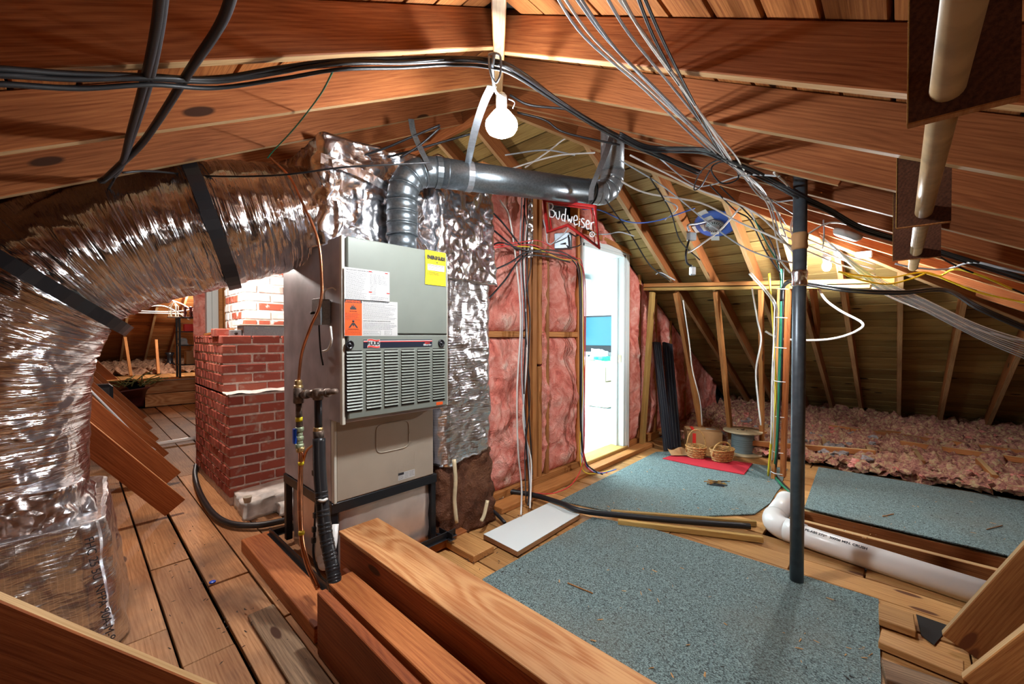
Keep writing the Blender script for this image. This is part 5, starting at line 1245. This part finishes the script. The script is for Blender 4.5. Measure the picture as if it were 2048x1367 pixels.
for j, L_ in enumerate((((215, 618), (300, 622), (355, 622), (395, 615)), ((275, 625), (330, 626), (372, 628)), ((280, 660 - 45), (330, 612), (380, 640)), ((330, 595), (365, 608), (392, 625)))):
    cable('thin_cable', 'white cable strung across the far left rafters', [PD(u, v, 9.5) for u, v in L_], .010, M['white_c'], 'cable', 'far attic cables')
# rack
rk = thing('shelf_rack', F(380, 757, .465), 'black metal shelf rack crowded with clutter behind the brick chimney', 'shelf')
ro = PY(376, 757, 9.9); ro.z = .465
W_, D_, H_ = .42, .30, 1.15
for i in (0, 1):
    for j in (0, 1): board('rack_post', ro + V((-.12 + W_ * i, D_ * j, 0)), ro + V((-.12 + W_ * i, D_ * j, H_)), .035, .035, M['blackm'], rk, wd=(1, 0, 0))
for z in (.25, .62, .88, H_): box('rack_shelf', ro + V((-.13, -.01, z - .02)), ro + V((-.11 + W_, D_ + .01, z)), M['blackm'], rk, .003)
def clutter(name, lo, hi, mat, label, cat):
    t = thing(name, ro + V(((lo[0] + hi[0]) / 2, (lo[1] + hi[1]) / 2, lo[2])), label, cat)
    box('carton_body', ro + V(lo), ro + V(hi), M[mat], t, .004); box('packing_tape', ro + V((lo[0], (lo[1] + hi[1]) / 2 - .02, hi[2])), ro + V((hi[0], (lo[1] + hi[1]) / 2 + .02, hi[2] + .002)), M['edge'], t, 0)
clutter('storage_carton', (-.02, .02, .25), (.26, .24, .50), 'card', 'brown carton on the lowest rack shelf', 'box')
clutter('red_tin', (-.04, .03, .88), (.14, .2, 1.02), 'redink', 'red box under the top rack shelf', 'box')
o = lathe('candlestick', [(.05, 0), (.02, .02), (.02, .06), (.035, .09), (.02, .12), (.03, .18), (.035, .2), (0, .21)], ro + V((-.02, .1, H_)), M['maroon'], None, 16); tag(o, 'dark turned candlestick on the rack top, left', 'candlestick')
o = lathe('candlestick', [(.05, 0), (.02, .02), (.02, .06), (.035, .09), (.02, .12), (.03, .18), (.035, .2), (0, .21)], ro + V((.07, .1, H_)), M['maroon'], None, 16); tag(o, 'dark turned candlestick beside the basket on the rack', 'candlestick')
o = lathe('dark_basket', [(.08, 0), (.12, .1), (.125, .12), (.11, .11), (.07, .01), (0, .01)], ro + V((.19, .12, H_)), M['maroon'], None, 20); tag(o, 'dark woven basket on top of the rack', 'basket')
o = wrapbox('white_bundle', [ro + V(p) for p in ((-.12, .05, .62), (.0, .05, .62), (.0, .2, .62), (-.12, .2, .62), (-.1, .07, .74), (-.02, .07, .74), (-.02, .18, .74), (-.1, .18, .74))], M['paper'], None, (6, 6, 5), .03, 9, 2); tag(o, 'white cloth bundle on the middle rack shelf', 'cloth')
lt = thing('wire_lantern', ro + V((-.16, .1, H_)), 'pale wire lantern standing at the rack corner', 'lantern')
for k in range(6): a = k * 1.047; tube('lantern_wire', [ro + V((-.19 + .07 * math.cos(a), .1 + .07 * math.sin(a), H_)), ro + V((-.19 + .07 * math.cos(a), .1 + .07 * math.sin(a), H_ + .2)), ro + V((-.19, .1, H_ + .3))], .006, M['edge'], lt, 5)
box('lantern_base', ro + V((-.28, .02, H_ - .02)), ro + V((-.10, .18, H_ + .005)), M['edge'], lt, .003)
# bent dark sheet and fake greenery
def bent(a, b):
    x = -.25 + 1.05 * a; return V((x, 9.0 + .35 * b, .42 - .30 * math.sin(b * 2.2) * (1 - .2 * a) - (.12 * (1 - a))))
o = sheet('sheet_metal_piece', lambda a, b: V((.05 + .80 * a, 9.2 + .45 * math.cos(b * 2.6), .02 + .40 * math.sin(b * 1.5) * (1 - .25 * (1 - a)))), 14, 14, M['maroon']); tag(o, 'curved dark sheet leaning against the plywood step', 'sheet metal'); md = o.modifiers.new('t', 'SOLIDIFY'); md.thickness = .02
gr = thing('artificial_branches', (.5, 9.4, .45), 'heap of artificial green branches on the curved dark sheet', 'plant')
random.seed(21)
for i in range(34):
    a = V((random.uniform(.1, .95), random.uniform(9.1, 9.5), .43)); b = a + V((random.uniform(-.25, .3), random.uniform(-.1, .2), random.uniform(.01, .22)))
    tube('branch', [a, a.lerp(b, .5) + V((0, 0, .03)), b], .009, M['leaf'], gr, 4)
vb = F(193, 800, .0); vb = PY(195, 800, 6.3)
o = box('black_planter', vb + V((-.12, -.1, -.02)), vb + V((.12, .12, .17)), M['black'], None, .03); tag(o, 'black plastic tub wedged on the diagonal braces', 'tub')
o = lathe('black_vase', [(.10, 0), (.06, .04), (.05, .18), (.09, .26), (.06, .27), (0, .27)], PY(340, 728, 12.0), M['blackm'], None, 16); tag(o, 'black vase on the far insulation', 'vase')
# stud wall end with a white casing behind the stack
wf = thing('wall_far', (1.2, 6, 0), kind='structure')
def wcol(u0, u1, mat, y, z0, z1, nm): a, b = PY(u0, 600, y), PY(u1, 600, y); return box(nm, (a.x, y, z0), (b.x, y + .09, z1), M[mat], wf, .004)
wcol(413, 424, 'trimw', 6.0, 0, 2.3, 'casing'); wcol(424, 437, 'trimw', 6.03, 0, 2.3, 'casing'); wcol(438, 446, 'stud', 6.0, 0, 2.3, 'stud'); wcol(447, 520, 'stud', 6.05, 0, 2.3, 'stud')
sheet('insulation_batt', lambda a, b: V((PY(386, 600, 6.1).x + .19 * a, 6.1 - .06 * nz(V((a * 3, b * 9, 0)), 1.2), 1.0 + 1.3 * b)), 14, 50, M['batt'], wf)
wcol(392, 412, 'maroon', 6.15, 0, 2.3, 'wall_panel')

# ------------------------------------------------------------------ cables
def RB(u, v, dr_=.03): return onroof(u, v, 'B', dr_)
def RA(u, v, dr_=.03): return onroof(u, v, 'A', dr_)
def jit(p, s, rnd): return V(p) + V((rnd.uniform(-s, s), rnd.uniform(-s, s), rnd.uniform(-s, s) * .7))
def bundle(name, label, grp, pts, n, spread, r, mats, seed=0, cat='cable'):
    rnd = random.Random(seed)
    for i in range(n):
        off = V((rnd.uniform(-spread, spread), rnd.uniform(-spread, spread), rnd.uniform(-spread, spread)))
        cable(name, label, [V(p) + off + V((rnd.uniform(-1, 1), rnd.uniform(-1, 1), rnd.uniform(-1, 1))) * spread * .35 for p in pts], r, M[mats[i % len(mats)]], cat, grp)
bundle('black_cable', 'black cable in the bundle crossing under the nearest rafters', 'black cables across the rafters',
       [RA(-60, 150), RA(0, 152), RA(150, 160), RA(300, 160), RA(430, 165), RA(560, 145), RA(680, 128, .05), RA(800, 126, .05), RA(900, 122, .06), PD(985, 126, 1.40), PD(1040, 150, 1.55), PD(1120, 205, 1.85), PD(1190, 248, 2.1), PD(1260, 285, 2.3), PD(1330, 315, 2.4), PD(1400, 345, 2.45)], 6, .009, .0055, ['black'], 1)
bundle('black_cable', 'black cable looping from the bundle over toward the steel pole', 'black cables over the pole', [PD(1240, 270, 2.2), PD(1300, 297, 2.3), PD(1400, 300, 2.3), PD(1450, 318, 2.2), PD(1520, 350, 2.15), PD(1600, 392, 2.05), PD(1660, 420, 2.1), PD(1720, 455, 2.15), PD(1800, 480, 2.2), PD(1900, 510, 2.2), PD(2060, 560, 2.2)], 4, .008, .006, ['black'], 2)
for k, (r, lb_, P_) in enumerate(((.009, 'thick black cable hanging from above down to the foil duct', [PD(323, -30, .95), PD(312, 60, 1.1), PD(290, 160, 1.35), PD(262, 260, 1.6), PD(240, 335, 1.8), PD(200, 362, 1.9)]),
      (.009, 'second thick black cable hanging beside the first above the duct', [PD(328, -30, .99), PD(316, 70, 1.16), PD(296, 170, 1.4), PD(268, 260, 1.62), PD(243, 330, 1.82), PD(230, 350, 1.88)]),
      (.010, 'grey black cable sweeping diagonally down to the foil duct', [PD(470, -30, .95), PD(440, 50, 1.1), PD(380, 140, 1.35), PD(330, 220, 1.55), PD(285, 285, 1.75), PD(245, 325, 1.85), PD(205, 362, 1.9)]),
      (.004, 'thin black wire hanging in a sag across the foil plenum', [PD(245, 345, 1.9), PD(300, 342, 1.86), PD(420, 352, 1.8), PD(560, 350, 1.78), PD(680, 335, 1.8), PD(760, 330, 1.85), PD(860, 325, 1.95)]))):
    cable('black_cable', lb_, P_, r, M['black'], n=8)
cable('green_wire', 'thin green ground wire from the black bundle to the copper tube', [PD(668, 138, 1.55), PD(640, 190, 1.7), PD(590, 255, 1.85), PD(548, 300, 1.95), PD(535, 316, 1.98)], .003, M['green_c'])
cable('black_cable', 'short black strap hanging under the third rafter', [PD(230, 355, 1.85), PD(205, 400, 1.8)], .004, M['black'])
# silver grey cables coming down from upper centre to the junction
tg = [([(1105, -20), (1170, 75), (1290, 180), (1400, 285), (1455, 325), (1510, 375), (1560, 430)], 'grey_c'), ([(1118, -20), (1190, 80), (1300, 180), (1410, 280), (1460, 325), (1520, 385), (1566, 440)], 'white_c'), ([(1140, -20), (1215, 80), (1320, 185), (1420, 285), (1465, 328), (1515, 370), (1572, 450)], 'grey_c'),
      ([(1205, -20), (1260, 70), (1350, 180), (1430, 280), (1470, 330), (1530, 385), (1560, 470)], 'grey_c'), ([(1225, -20), (1290, 70), (1370, 180), (1440, 285), (1475, 335), (1540, 400), (1575, 480)], 'white_c'), ([(1270, -20), (1310, 80), (1370, 190), (1430, 290), (1458, 325), (1500, 365), (1550, 420)], 'black'), ([(1282, -20), (1330, 90), (1385, 200), (1440, 300), (1465, 330), (1530, 390), (1590, 430)], 'black'),
      ([(1150, -20), (1230, 95), (1330, 200), (1425, 300), (1480, 345), (1530, 400), (1590, 400)], 'grey_c'), ([(1236, -20), (1300, 90), (1420, 250), (1470, 310), (1500, 360), (1540, 420), (1560, 520)], 'white_c')]
for i, (P_, m_) in enumerate(tg):
    dd = [1.55, 1.7, 1.95, 2.2, 2.3, 2.5, 2.75]
    cable('strung_cable', {'grey_c': 'grey cable in the fan of wires coming down past the steel pole', 'white_c': 'white cable in the fan of wires coming down past the steel pole', 'black': 'black cable in the fan of wires coming down past the steel pole'}[m_], [PD(u, v, d + .01 * (i % 3)) for (u, v), d in zip(P_, dd)], .0042, M[m_], 'cable', 'fan of ' + {'grey_c': 'grey', 'white_c': 'white', 'black': 'black'}[m_] + ' wires')
cable('cable_coil', 'black cable end coiled around the wire fan', [PD(1450 + 26 * math.cos(a) * (1 + .2 * math.sin(a * 2)), 345 + 22 * math.sin(a), 2.24) for a in [i * .5 for i in range(22)]], .004, M['black'])
cable('cable_coil', 'black and white cable end looping left of the wire fan', [PD(1460, 318, 2.25), PD(1430, 322, 2.3), PD(1400, 345, 2.35), PD(1388, 378, 2.4), PD(1402, 372, 2.4), PD(1420, 340, 2.35)], .004, M['black'])
# wires fanning over the sloped boards
wf_ = [('white_c', [(1225, 352), (1290, 385), (1400, 405), (1480, 445), (1560, 480), (1600, 505)], 'white cable sweeping over the round vent toward the pole'), ('white_c', [(1260, 310), (1330, 345), (1400, 380), (1470, 405), (1530, 440), (1600, 520)], 'upper white cable above the round vent'),
       ('grey_c', [(1300, 300), (1380, 365), (1420, 370), (1490, 350), (1560, 352)], 'pale cable sagging above the round vent'), ('blue_c', [(1165, 418), (1200, 420), (1255, 443), (1310, 442), (1390, 416)], 'thin bright blue wire crossing the sloped boards'),
       ('grey_c', [(1190, 468), (1215, 468), (1240, 464), (1268, 472)], 'thin grey wire from the sign to the slope'), ('white_c', [(1377, 505), (1400, 490), (1440, 460), (1480, 415)], 'white cable rising from the hanging outlet to the wires'),
       ('grey_c', [(1240, 320), (1330, 375), (1410, 440), (1480, 490), (1540, 515), (1600, 528)], 'long pale cable running under the round vent to the pole'), ('black', [(1210, 398), (1262, 470), (1300, 530), (1340, 560)], 'black wire following the first sloping rafter'),
       ('black', [(1300, 355), (1340, 420), (1360, 480), (1400, 520)], 'black wire following the second sloping rafter'), ('black', [(1420, 370), (1470, 420), (1500, 440), (1530, 500), (1560, 545)], 'black cable running down to the wire post'),
       ('black', [(1440, 372), (1500, 432), (1540, 480), (1558, 530)], 'second black cable running down to the wire post'), ('white_c', [(1500, 420), (1530, 480), (1560, 520), (1580, 545)], 'short white cable beside the black ones at the post top'),
       ('green_c', [(1510, 440), (1535, 490), (1555, 525), (1562, 560)], 'green wire reaching the post top'), ('white_c', [(1600, 392), (1588, 430), (1582, 460), (1600, 500)], 'white cable looping around the steel pole tape'), ('white_c', [(1548, 345), (1575, 370), (1590, 400), (1592, 430)], 'thick white cable bending into the pole tape'),
       ('grey_c', [(1330, 400), (1355, 415), (1330, 440)], 'short grey wire end on the slope')]
for m_, P_, lb_ in wf_:
    n_ = len(P_); dd = 3.0
    dep = {'blue_c': 3.0}.get(m_, 2.75)
    cable('strung_cable', lb_, [PD(u, v, (2.6 + .25 * math.sin(i * 1.3) if 'pole' in lb_ and 'white' in lb_ and u > 1540 else dep + .1 * math.sin(i))) for i, (u, v) in enumerate(P_)], .0058 if m_ == 'white_c' else .0045, M[m_])
cable('strung_cable', 'pale cable curling at the foot of the near slope', [PD(1312, 548, 4.0), PD(1322, 545, 4.0), PD(1350, 560, 4.0), PD(1305, 600, 4.2)][:3], .005, M['grey_c'])
# post bundle
pst = [PX(1563, 540, 4.2), PX(1562, 600, 4.2), PX(1560, 700, 4.18), PX(1556, 800, 4.16), PX(1552, 900, 4.12), F(1549, 945, .03)]
bundle('post_cable', 'green black cable tied to the wire post', 'dark cables on the wire post', [p + V((-.02, -.005, 0)) for p in pst] + [F(1560, 965, .02), F(1580, 985, .02)], 4, .010, .007, ['green_c', 'black'], 5)
bundle('post_cable', 'yellow cable hanging beside the wire post', 'yellow cables on the wire post', [PX(1540, 546, 4.2), PX(1546, 620, 4.2), PX(1550, 700, 4.17), PX(1553, 790, 4.15), PX(1545, 880, 4.1), F(1538, 950, .03)], 3, .012, .006, ['yellow_c'], 6)
bundle('post_cable', 'white cable hanging beside the wire post', 'white cables on the wire post', [PX(1500, 546, 4.2), PX(1546, 600, 4.2), PX(1551, 640, 4.2), PX(1546, 760, 4.16), PX(1545, 870, 4.1), F(1541, 945, .03)], 2, .012, .006, ['white_c'], 7)
cable('post_cable', 'white cable swinging left of the wire post', [PX(1504, 575, 4.3), PX(1515, 640, 4.3), PX(1522, 680, 4.3), PX(1512, 740, 4.3), PX(1516, 800, 4.3), PX(1522, 850, 4.3)], .007, M['white_c'])
cable('post_cable', 'white cable running down the second knee stud', [PX(1366, 600, 4.4), PX(1378, 680, 4.42), PX(1385, 740, 4.5), PX(1400, 800, 4.6), PX(1404, 850, 4.7)], .006, M['white_c'])
for v in (578, 635, 695, 762, 832, 903, 945): 
    p = PX(1563 - (v - 560) * .03, v, 4.15); o = tube('cable_tie', [p + V((0, .035, .004)), p + V((-.025, 0, 0)), p + V((0, -.05, -.004))], .0035, M['zip'], None, 5, 4); tag(o, 'white cable tie around the cables on the wire post', 'cable tie', 'ties on the wire post')
lp = [(1637, 577), (1652, 600), (1682, 622), (1725, 646), (1712, 662), (1675, 675), (1630, 680), (1570, 678), (1545, 670), (1531, 662)]
cable('loose_cable', 'cream cable drooping in a big loop behind the steel pole', [PX(u, v, 4.5) for u, v in lp], .010, M['white_c'], n=8)
bundle('black_cable', 'black cable in the bundle leaving the wire post to the right', 'black cables right of the post', [PX(1563, 600, 4.15), PX(1566, 575, 4.15), PX(1580, 562, 4.1), PX(1620, 568, 4.0), PD(1700, 580, 2.95), PD(1800, 585, 2.8), PD(1892, 580, 2.7), PD(1960, 615, 2.55), PD(2070, 665, 2.4)], 4, .010, .008, ['black'], 8)
for i in range(9):
    cable('grey_wire', 'thin grey wire in the flat bunch at the lower right slope', [PD(1640 + i * 6, 470 + i * 6, 3.0), PD(1740 + i * 2, 545 + i * 4, 2.9), PD(1850, 598 + i * 3, 2.8), PD(1960 + i, 650 + i * 4, 2.7), PD(2070, 685 + i * 5, 2.6)], .0035, M[('grey_c', 'white_c')[i % 3 == 0]], 'wire', 'grey wires at the lower right slope')
cable('grey_wire', 'long white cable slanting down in front of the dark slope', [PD(1745, 575, 3.0), PD(1790, 598, 3.0), PD(1860, 625, 2.9), PD(1960, 660, 2.8), PD(2060, 685, 2.7)], .006, M['white_c'])
ylw = [([(1676, 543), (1715, 550), (1780, 555), (1848, 544), (1900, 562), (1960, 585), (2060, 607)], 'yellow cable across the bright hip rafter, upper one'), ([(1680, 543), (1710, 556), (1770, 568), (1820, 558), (1852, 546)], 'yellow cable hanging in a bow below the upper one'), ([(1850, 545), (1880, 551), (1910, 538), (1960, 550), (2030, 580)], 'yellow cable lying along the rafters right of the rod')]
for P_, lb_ in ylw: cable('yellow_cable', lb_, [PD(u, v, 2.9 - .25 * (u - 1676) / 380) for u, v in P_], .006, M['yellow_c'])
cable('strung_cable', 'pale blue grey cable swagged beneath the rod end', [PD(1790, 527, 2.6), PD(1830, 535, 2.55), PD(1890, 538, 2.5), PD(1945, 524, 2.45), PD(2000, 535, 2.4), PD(2060, 548, 2.35)], .006, M['grey_c'])
cable('strung_cable', 'black wire slanting to the right edge below the rod', [PD(1845, 490, 2.4), PD(1900, 525, 2.4), PD(1970, 555, 2.4), PD(2060, 592, 2.4)], .005, M['black'])
cable('strung_cable', 'white cable running from the pole past the small bulb', [PD(1612, 470, 2.4), PD(1660, 445, 2.4), PD(1720, 455, 2.4), PD(1790, 480, 2.4)], .005, M['white_c'])
cable('strung_cable', 'thin white drop wire above the small bulb', [PD(1647, 440, 2.6), PD(1648, 470, 2.6), PD(1645, 500, 2.8)], .004, M['grey_c'])
for k in range(3): cable('strung_cable', 'white cable passing behind the pole toward the small bulb', [PD(1560, 455 + 14 * k, 2.8), PD(1620, 480 + 12 * k, 2.9), PD(1680, 505 + 12 * k, 3.0), PD(1750, 528 + 10 * k, 3.0)], .005, M['white_c'], 'cable', 'white cables behind the pole')
# cables down the pink wall
def W(u, v, y=2.07): return PY(u, v, y)
wv = [('white_c', [(1000, 400), (1020, 440), (1036, 560), (1041, 650), (1034, 780), (1036, 900), (1043, 970), (1042, 1028)], 'white cable hanging down in front of the pink batts', .008), ('black', [(1050, 395), (1045, 520), (1052, 640), (1048, 760), (1052, 880), (1058, 960), (1056, 1010)], '', .008), ('grey_c', [(1044, 390), (1040, 500), (1045, 620), (1043, 740), (1050, 850), (1058, 930), (1062, 1000)], '', .007),
      ('black', [(1056, 400), (1054, 560), (1060, 640), (1056, 760), (1062, 900), (1066, 960)], '', .007), ('white_c', [(1060, 395), (1048, 520), (1054, 700), (1046, 840), (1062, 920), (1060, 1015)], 'cream cable twisting among the black ones on the studs', .008), ('black', [(1047, 410), (1062, 520), (1050, 600), (1054, 700), (1060, 800), (1050, 900), (1052, 1005)], '', .006)]
for m_, P_, lb_, r in wv: cable('wall_cable', lb_ or {'black': 'black cable running down the stud cluster', 'grey_c': 'grey cable running down the stud cluster'}[m_], [W(u, v) for u, v in P_[:-1]] + [F(P_[-1][0], P_[-1][1], .06)], r * .8, M[m_], 'cable', None if lb_ else 'cables down the studs')
o = sheet('clear_film', lambda a, b: W(1056 + 10 * a, 395 + 120 * b, 2.05 + .02 * nz(V((a, b * 5, 0)), 3)), 4, 30, M['foil_crumple']); tag(o, 'strip of crumpled clear film on the stud cluster', 'film')
dk = [([(975, 500), (1000, 485), (1050, 500), (1110, 508), (1145, 520), (1158, 560), (1160, 700), (1161, 850), (1170, 920), (1195, 945)], 'black', 'black cable crossing the batts and dropping beside the door'), ([(975, 545), (1020, 525), (1052, 505), (1100, 500), (1140, 512), (1160, 545), (1163, 700), (1163, 860), (1175, 930), (1205, 948)], 'black', 'second black cable crossing the batts to the door jamb'),
      ([(975, 600), (1010, 560), (1045, 515), (1090, 512), (1140, 524)], 'black', 'black wire rising steeply over the pink batt'), ([(975, 492), (1040, 484), (1080, 482), (1120, 505), (1150, 515), (1166, 540), (1168, 720), (1168, 900), (1150, 960), (1110, 985), (1060, 985)], 'red_c', 'red wire across the batts and down the door jamb'),
      ([(975, 497), (1035, 490), (1075, 492), (1115, 515), (1152, 522), (1170, 560), (1170, 740), (1168, 905), (1180, 940), (1215, 945)], 'red_c', 'second red wire beside the door jamb'), ([(1035, 492), (1070, 496), (1120, 517), (1158, 528), (1165, 600), (1166, 760), (1160, 900), (1172, 945), (1225, 940)], 'yellow_c', 'yellow wire following the red ones to the floor'),
      ([(970, 410), (1005, 445), (1040, 490)], 'black', 'black wire hanging over the batt beside the foil duct'), ([(915, 390), (950, 430), (975, 450), (1035, 500)], 'black', 'black wire in front of the foil duct top'), ([(1162, 905), (1176, 935), (1200, 946), (1232, 938)], 'blue_c', 'blue wire end on the floor by the door sill')]
for P_, m_, lb_ in dk:
    pts = []
    for u, v in P_:
        p = W(u, v, 2.05)
        if p.z < .12: p = F(u, v, .05)
        pts.append(p)
    cable('wall_cable', lb_, pts, .0065 if m_ == 'black' else .0045, M[m_])
# floor cables
cable('floor_hose', 'thick black conduit across the floor from furnace to white elbow', [F(u, v, z) for u, v, z in ((905, 972, .1), (985, 978, .07), (1060, 988, .05), (1120, 1005, .06), (1160, 1020, .06), (1250, 1031, .035), (1380, 1043, .035), (1500, 1052, .035))], .019, M['black'], 'conduit', n=10)
cable('floor_hose', 'ribbed black hose curling around the chimney foot', [F(u, v, .03) for u, v in ((392, 930), (390, 950), (400, 985), (425, 1025), (460, 1046), (510, 1050), (560, 1042), (600, 1030))], .019, M['black'], 'hose', n=10)
cable('floor_hose', 'white plastic pipe lying on planks behind the chimney', [F(285, 892, .04), F(390, 876, .04)], .022, M['pvc'], 'pipe', n=12)
cable('brace_cable', 'grey cable lying along the top of the fourth brace', [PY(175, 775, 4.6), PY(230, 830, 4.6), PY(280, 880, 4.6), PY(310, 900, 4.6)], .010, M['grey_c'])
cable('floor_hose', 'short black cable beside the brown duct foot', [F(965, 1010, .08), F(985, 1020, .06), F(1010, 1045, .03)], .012, M['black'], 'cable')
t = lathe('paper_cup', [(.016, 0), (.024, .034), (.026, .036), (.022, .034), (.014, .003), (0, .003)], F(1000, 1003, .01), M['edge'], None, 20); tag(t, 'small pale cup on the floor beside the brown duct', 'cup')
# wood strips over the carpet and loose boards
for (u0, v0, u1, v1, lb_) in ((1222, 1024, 1512, 1046, 'thin wooden strip on the carpet beyond the black conduit'), (1236, 1043, 1526, 1078, 'thin wooden strip on the carpet before the black conduit')):
    a, b = F(u0, v0, .02), F(u1, v1, .02); o = board('wood_strip', a, b, .035, .03, M['stud_y'], None, wd=(0, 0, 1)); tag(o, lb_, 'strip')
for (P_, m_, lb_) in (([(1767, 1318), (2010, 1400), (2000, 1440), (1767, 1352)], 'plank_old', 'weathered board end sticking out at the bottom right'), ([(1760, 1255), (1932, 1322), (1925, 1352), (1760, 1282)], 'plank_r', 'short plank laid across between carpet and brace'), ([(1757, 1205), (1820, 1225), (1840, 1262), (1758, 1238)], 'plank_r', 'small plank piece at the carpet corner')):
    flatboard('loose_board', P_, .035, .03, m_, lb_)
o = slab('plank_gap', [F(1832, 1228), F(1900, 1252), F(1868, 1290), F(1842, 1270)], .0005, .002, M['dark'], floor)
def clumps(name, label, n, mat, seed, fn, smin, smax):
    rnd = random.Random(seed); bm = bmesh.new(); bmesh.ops.create_icosphere(bm, subdivisions=2, radius=1); bv = [v.co.copy() for v in bm.verts]; bf = [[v.index for v in f.verts] for f in bm.faces]; bm.free()
    V_, F_ = [], []
    for i in range(n):
        c = fn(rnd); r = rnd.uniform(smin, smax); o_ = V((rnd.random() * 50, 0, 0)); b = len(V_); sq = rnd.uniform(.45, .8)
        for q in bv: h = 1 + .9 * noise.noise(q * 1.6 + o_) + .35 * noise.noise(q * 4 + o_); V_.append(c + V((q.x * r * h * 1.2, q.y * r * h, q.z * r * h * sq)))
        F_ += [[b + k for k in f] for f in bf]
    o = mesh_obj(name, V_, F_, mat); tag(o, label, 'insulation', kind='stuff'); return o
def cl_(r):
    x = 4.9 + 2.6 * r.random() ** 1.7; return V((x, r.uniform(-3.2, 2.05), .07 + .045 * max(0, x - 5.5) + r.uniform(-.02, .02)))
clumps('insulation_clumps', 'pink tufts of insulation lying loose on the drift', 900, M['loose'], 31, cl_, .02, .065)
clumps('insulation_clumps', 'salmon tufts of insulation strewn over the drift', 500, M['batt'], 32, cl_, .015, .045)
clumps('insulation_clumps', 'grey dusty tufts between the pink insulation', 110, M['dust'], 33, lambda r: V((r.uniform(5.0, 6.6), r.uniform(.2, 1.6), .11)), .02, .05)
for i, (P_, d) in enumerate((([(880, 250), (820, 275), (760, 300), (700, 318)], 2.2), ([(940, 268), (880, 285), (810, 305), (740, 322)], 2.3), ([(880, 255), (840, 290), (800, 315)], 2.2), ([(1020, 190), (1060, 210), (1140, 220), (1180, 245)], 2.1), ([(1035, 225), (1090, 240), (1130, 265), (1240, 290)], 2.4), ([(1000, 345), (1060, 325), (1120, 310), (1190, 305)], 3.1), ([(1010, 310), (1090, 300), (1150, 310)], 3.2), ([(1050, 335), (1100, 300), (1125, 280), (1140, 275)], 3.2))):
    m_ = ('black', 'black', 'black', 'black', 'black', 'white_c', 'grey_c', 'white_c')[i]
    cable('strung_cable', ['black wire behind the bulb strap, upper one above the foil plenum', 'black wire behind the bulb strap, lower one above the foil plenum', 'short black wire hanging beside the plenum top', 'black wire curling right of the flood bulb', 'black wire running from flood bulb to the vent riser', 'pale cable sagging behind the horizontal vent pipe', 'grey cable strung behind the vent pipe', 'thin white cable rising behind the vent pipe'][i], [PD(u, v, d) for u, v in P_], .006, M[m_])
# ------------------------------------------------------------------ litter
def litter(name, label, regs, n, mat, seed, ls=(.008, .03)):
    rnd = random.Random(seed); v, f = [], []
    for k in range(n):
        u0, v0, u1, v1 = regs[k % len(regs)]
        c = F(rnd.uniform(u0, u1), rnd.uniform(v0, v1), .012); L = rnd.uniform(*ls); W2 = L * rnd.uniform(.12, .35); a = rnd.uniform(0, 3.14); h = rnd.uniform(.001, .004)
        ex, ey = V((math.cos(a), math.sin(a), 0)) * L / 2, V((-math.sin(a), math.cos(a), 0)) * W2 / 2; b = len(v)
        v += [c - ex - ey * .4, c + ex * .8 - ey, c + ex, c - ex * .5 + ey, c + V((0, 0, h)) + ex * .1]; f += [(b, b + 1, b + 4), (b + 1, b + 2, b + 4), (b + 2, b + 3, b + 4), (b + 3, b, b + 4), (b + 3, b + 2, b + 1, b)]
    o = mesh_obj(name, v, f, mat); tag(o, label, 'debris', kind='stuff')
rc = [(1180, 1060, 1580, 1367), (1180, 1000, 1500, 1020), (1250, 930, 1540, 1010), (1640, 950, 2040, 1080), (1100, 1120, 1400, 1300), (1580, 1180, 1750, 1367), (1650, 1000, 2020, 1080)]
litter('dark_debris', 'small dark chips scattered on the carpets', rc, 170, M['debris_d'], 3, (.008, .022)); litter('wood_debris', 'pale wood splinters scattered on the carpets', rc, 90, M['debris_l'], 4, (.012, .035)); litter('white_debris', 'tiny white crumbs scattered on the carpets', rc, 30, M['paper'], 5, (.006, .012))
rl = [(260, 1000, 620, 1340), (230, 900, 560, 1100), (330, 1100, 640, 1340), (900, 1100, 1060, 1150), (980, 1020, 1130, 1100)]
litter('dark_debris', 'small dark chips scattered on the floor planks', rl, 170, M['debris_d'], 6, (.008, .024)); litter('white_debris', 'tiny red and white bits on the planks', [(500, 1225, 540, 1250)], 16, M['redink'], 7, (.006, .012))
o = lathe('bottle_cap', [(0, 0), (.014, 0), (.015, .004), (.012, .006), (0, .006)], F(425, 1164, .0), M['blueplastic'], None, 14); tag(o, 'small blue cap lying on the planks', 'cap')
for (a_, b_, lb_) in (((1135, 1165), (1186, 1186), 'long pale splinter on the large carpet'), ((1765, 1032), (1788, 1027), 'pale splinter on the far carpet, left one'), ((1973, 1058), (2005, 1050), 'reddish splinter on the far carpet, right one')):
    o = board('splinter', F(*a_, .014), F(*b_, .014), .006, .004, M['stud']); tag(o, lb_, 'splinter')
sw_ = thing('splinter_pile', F(1437, 966, .01), 'small pile of splinters and leaves before the red mat', 'debris'); rnd = random.Random(9)
for i in range(14):
    c = F(1437 + rnd.uniform(-14, 14), 966 + rnd.uniform(-5, 6), .014 + .002 * i * .5); a = rnd.uniform(-.7, .7) + HEAD - 1.57; d = V((math.cos(a), math.sin(a), 0)) * rnd.uniform(.03, .07); board('splinter', c - d, c + d, .008, .004, M[('stud_y', 'plank_r', 'debris_d')[i % 3]] if i % 3 < 2 else M['shutter'], sw_)
print('OBJ', len(bpy.data.objects), 'TRI', sum(len(m.polygons) for m in bpy.data.meshes))
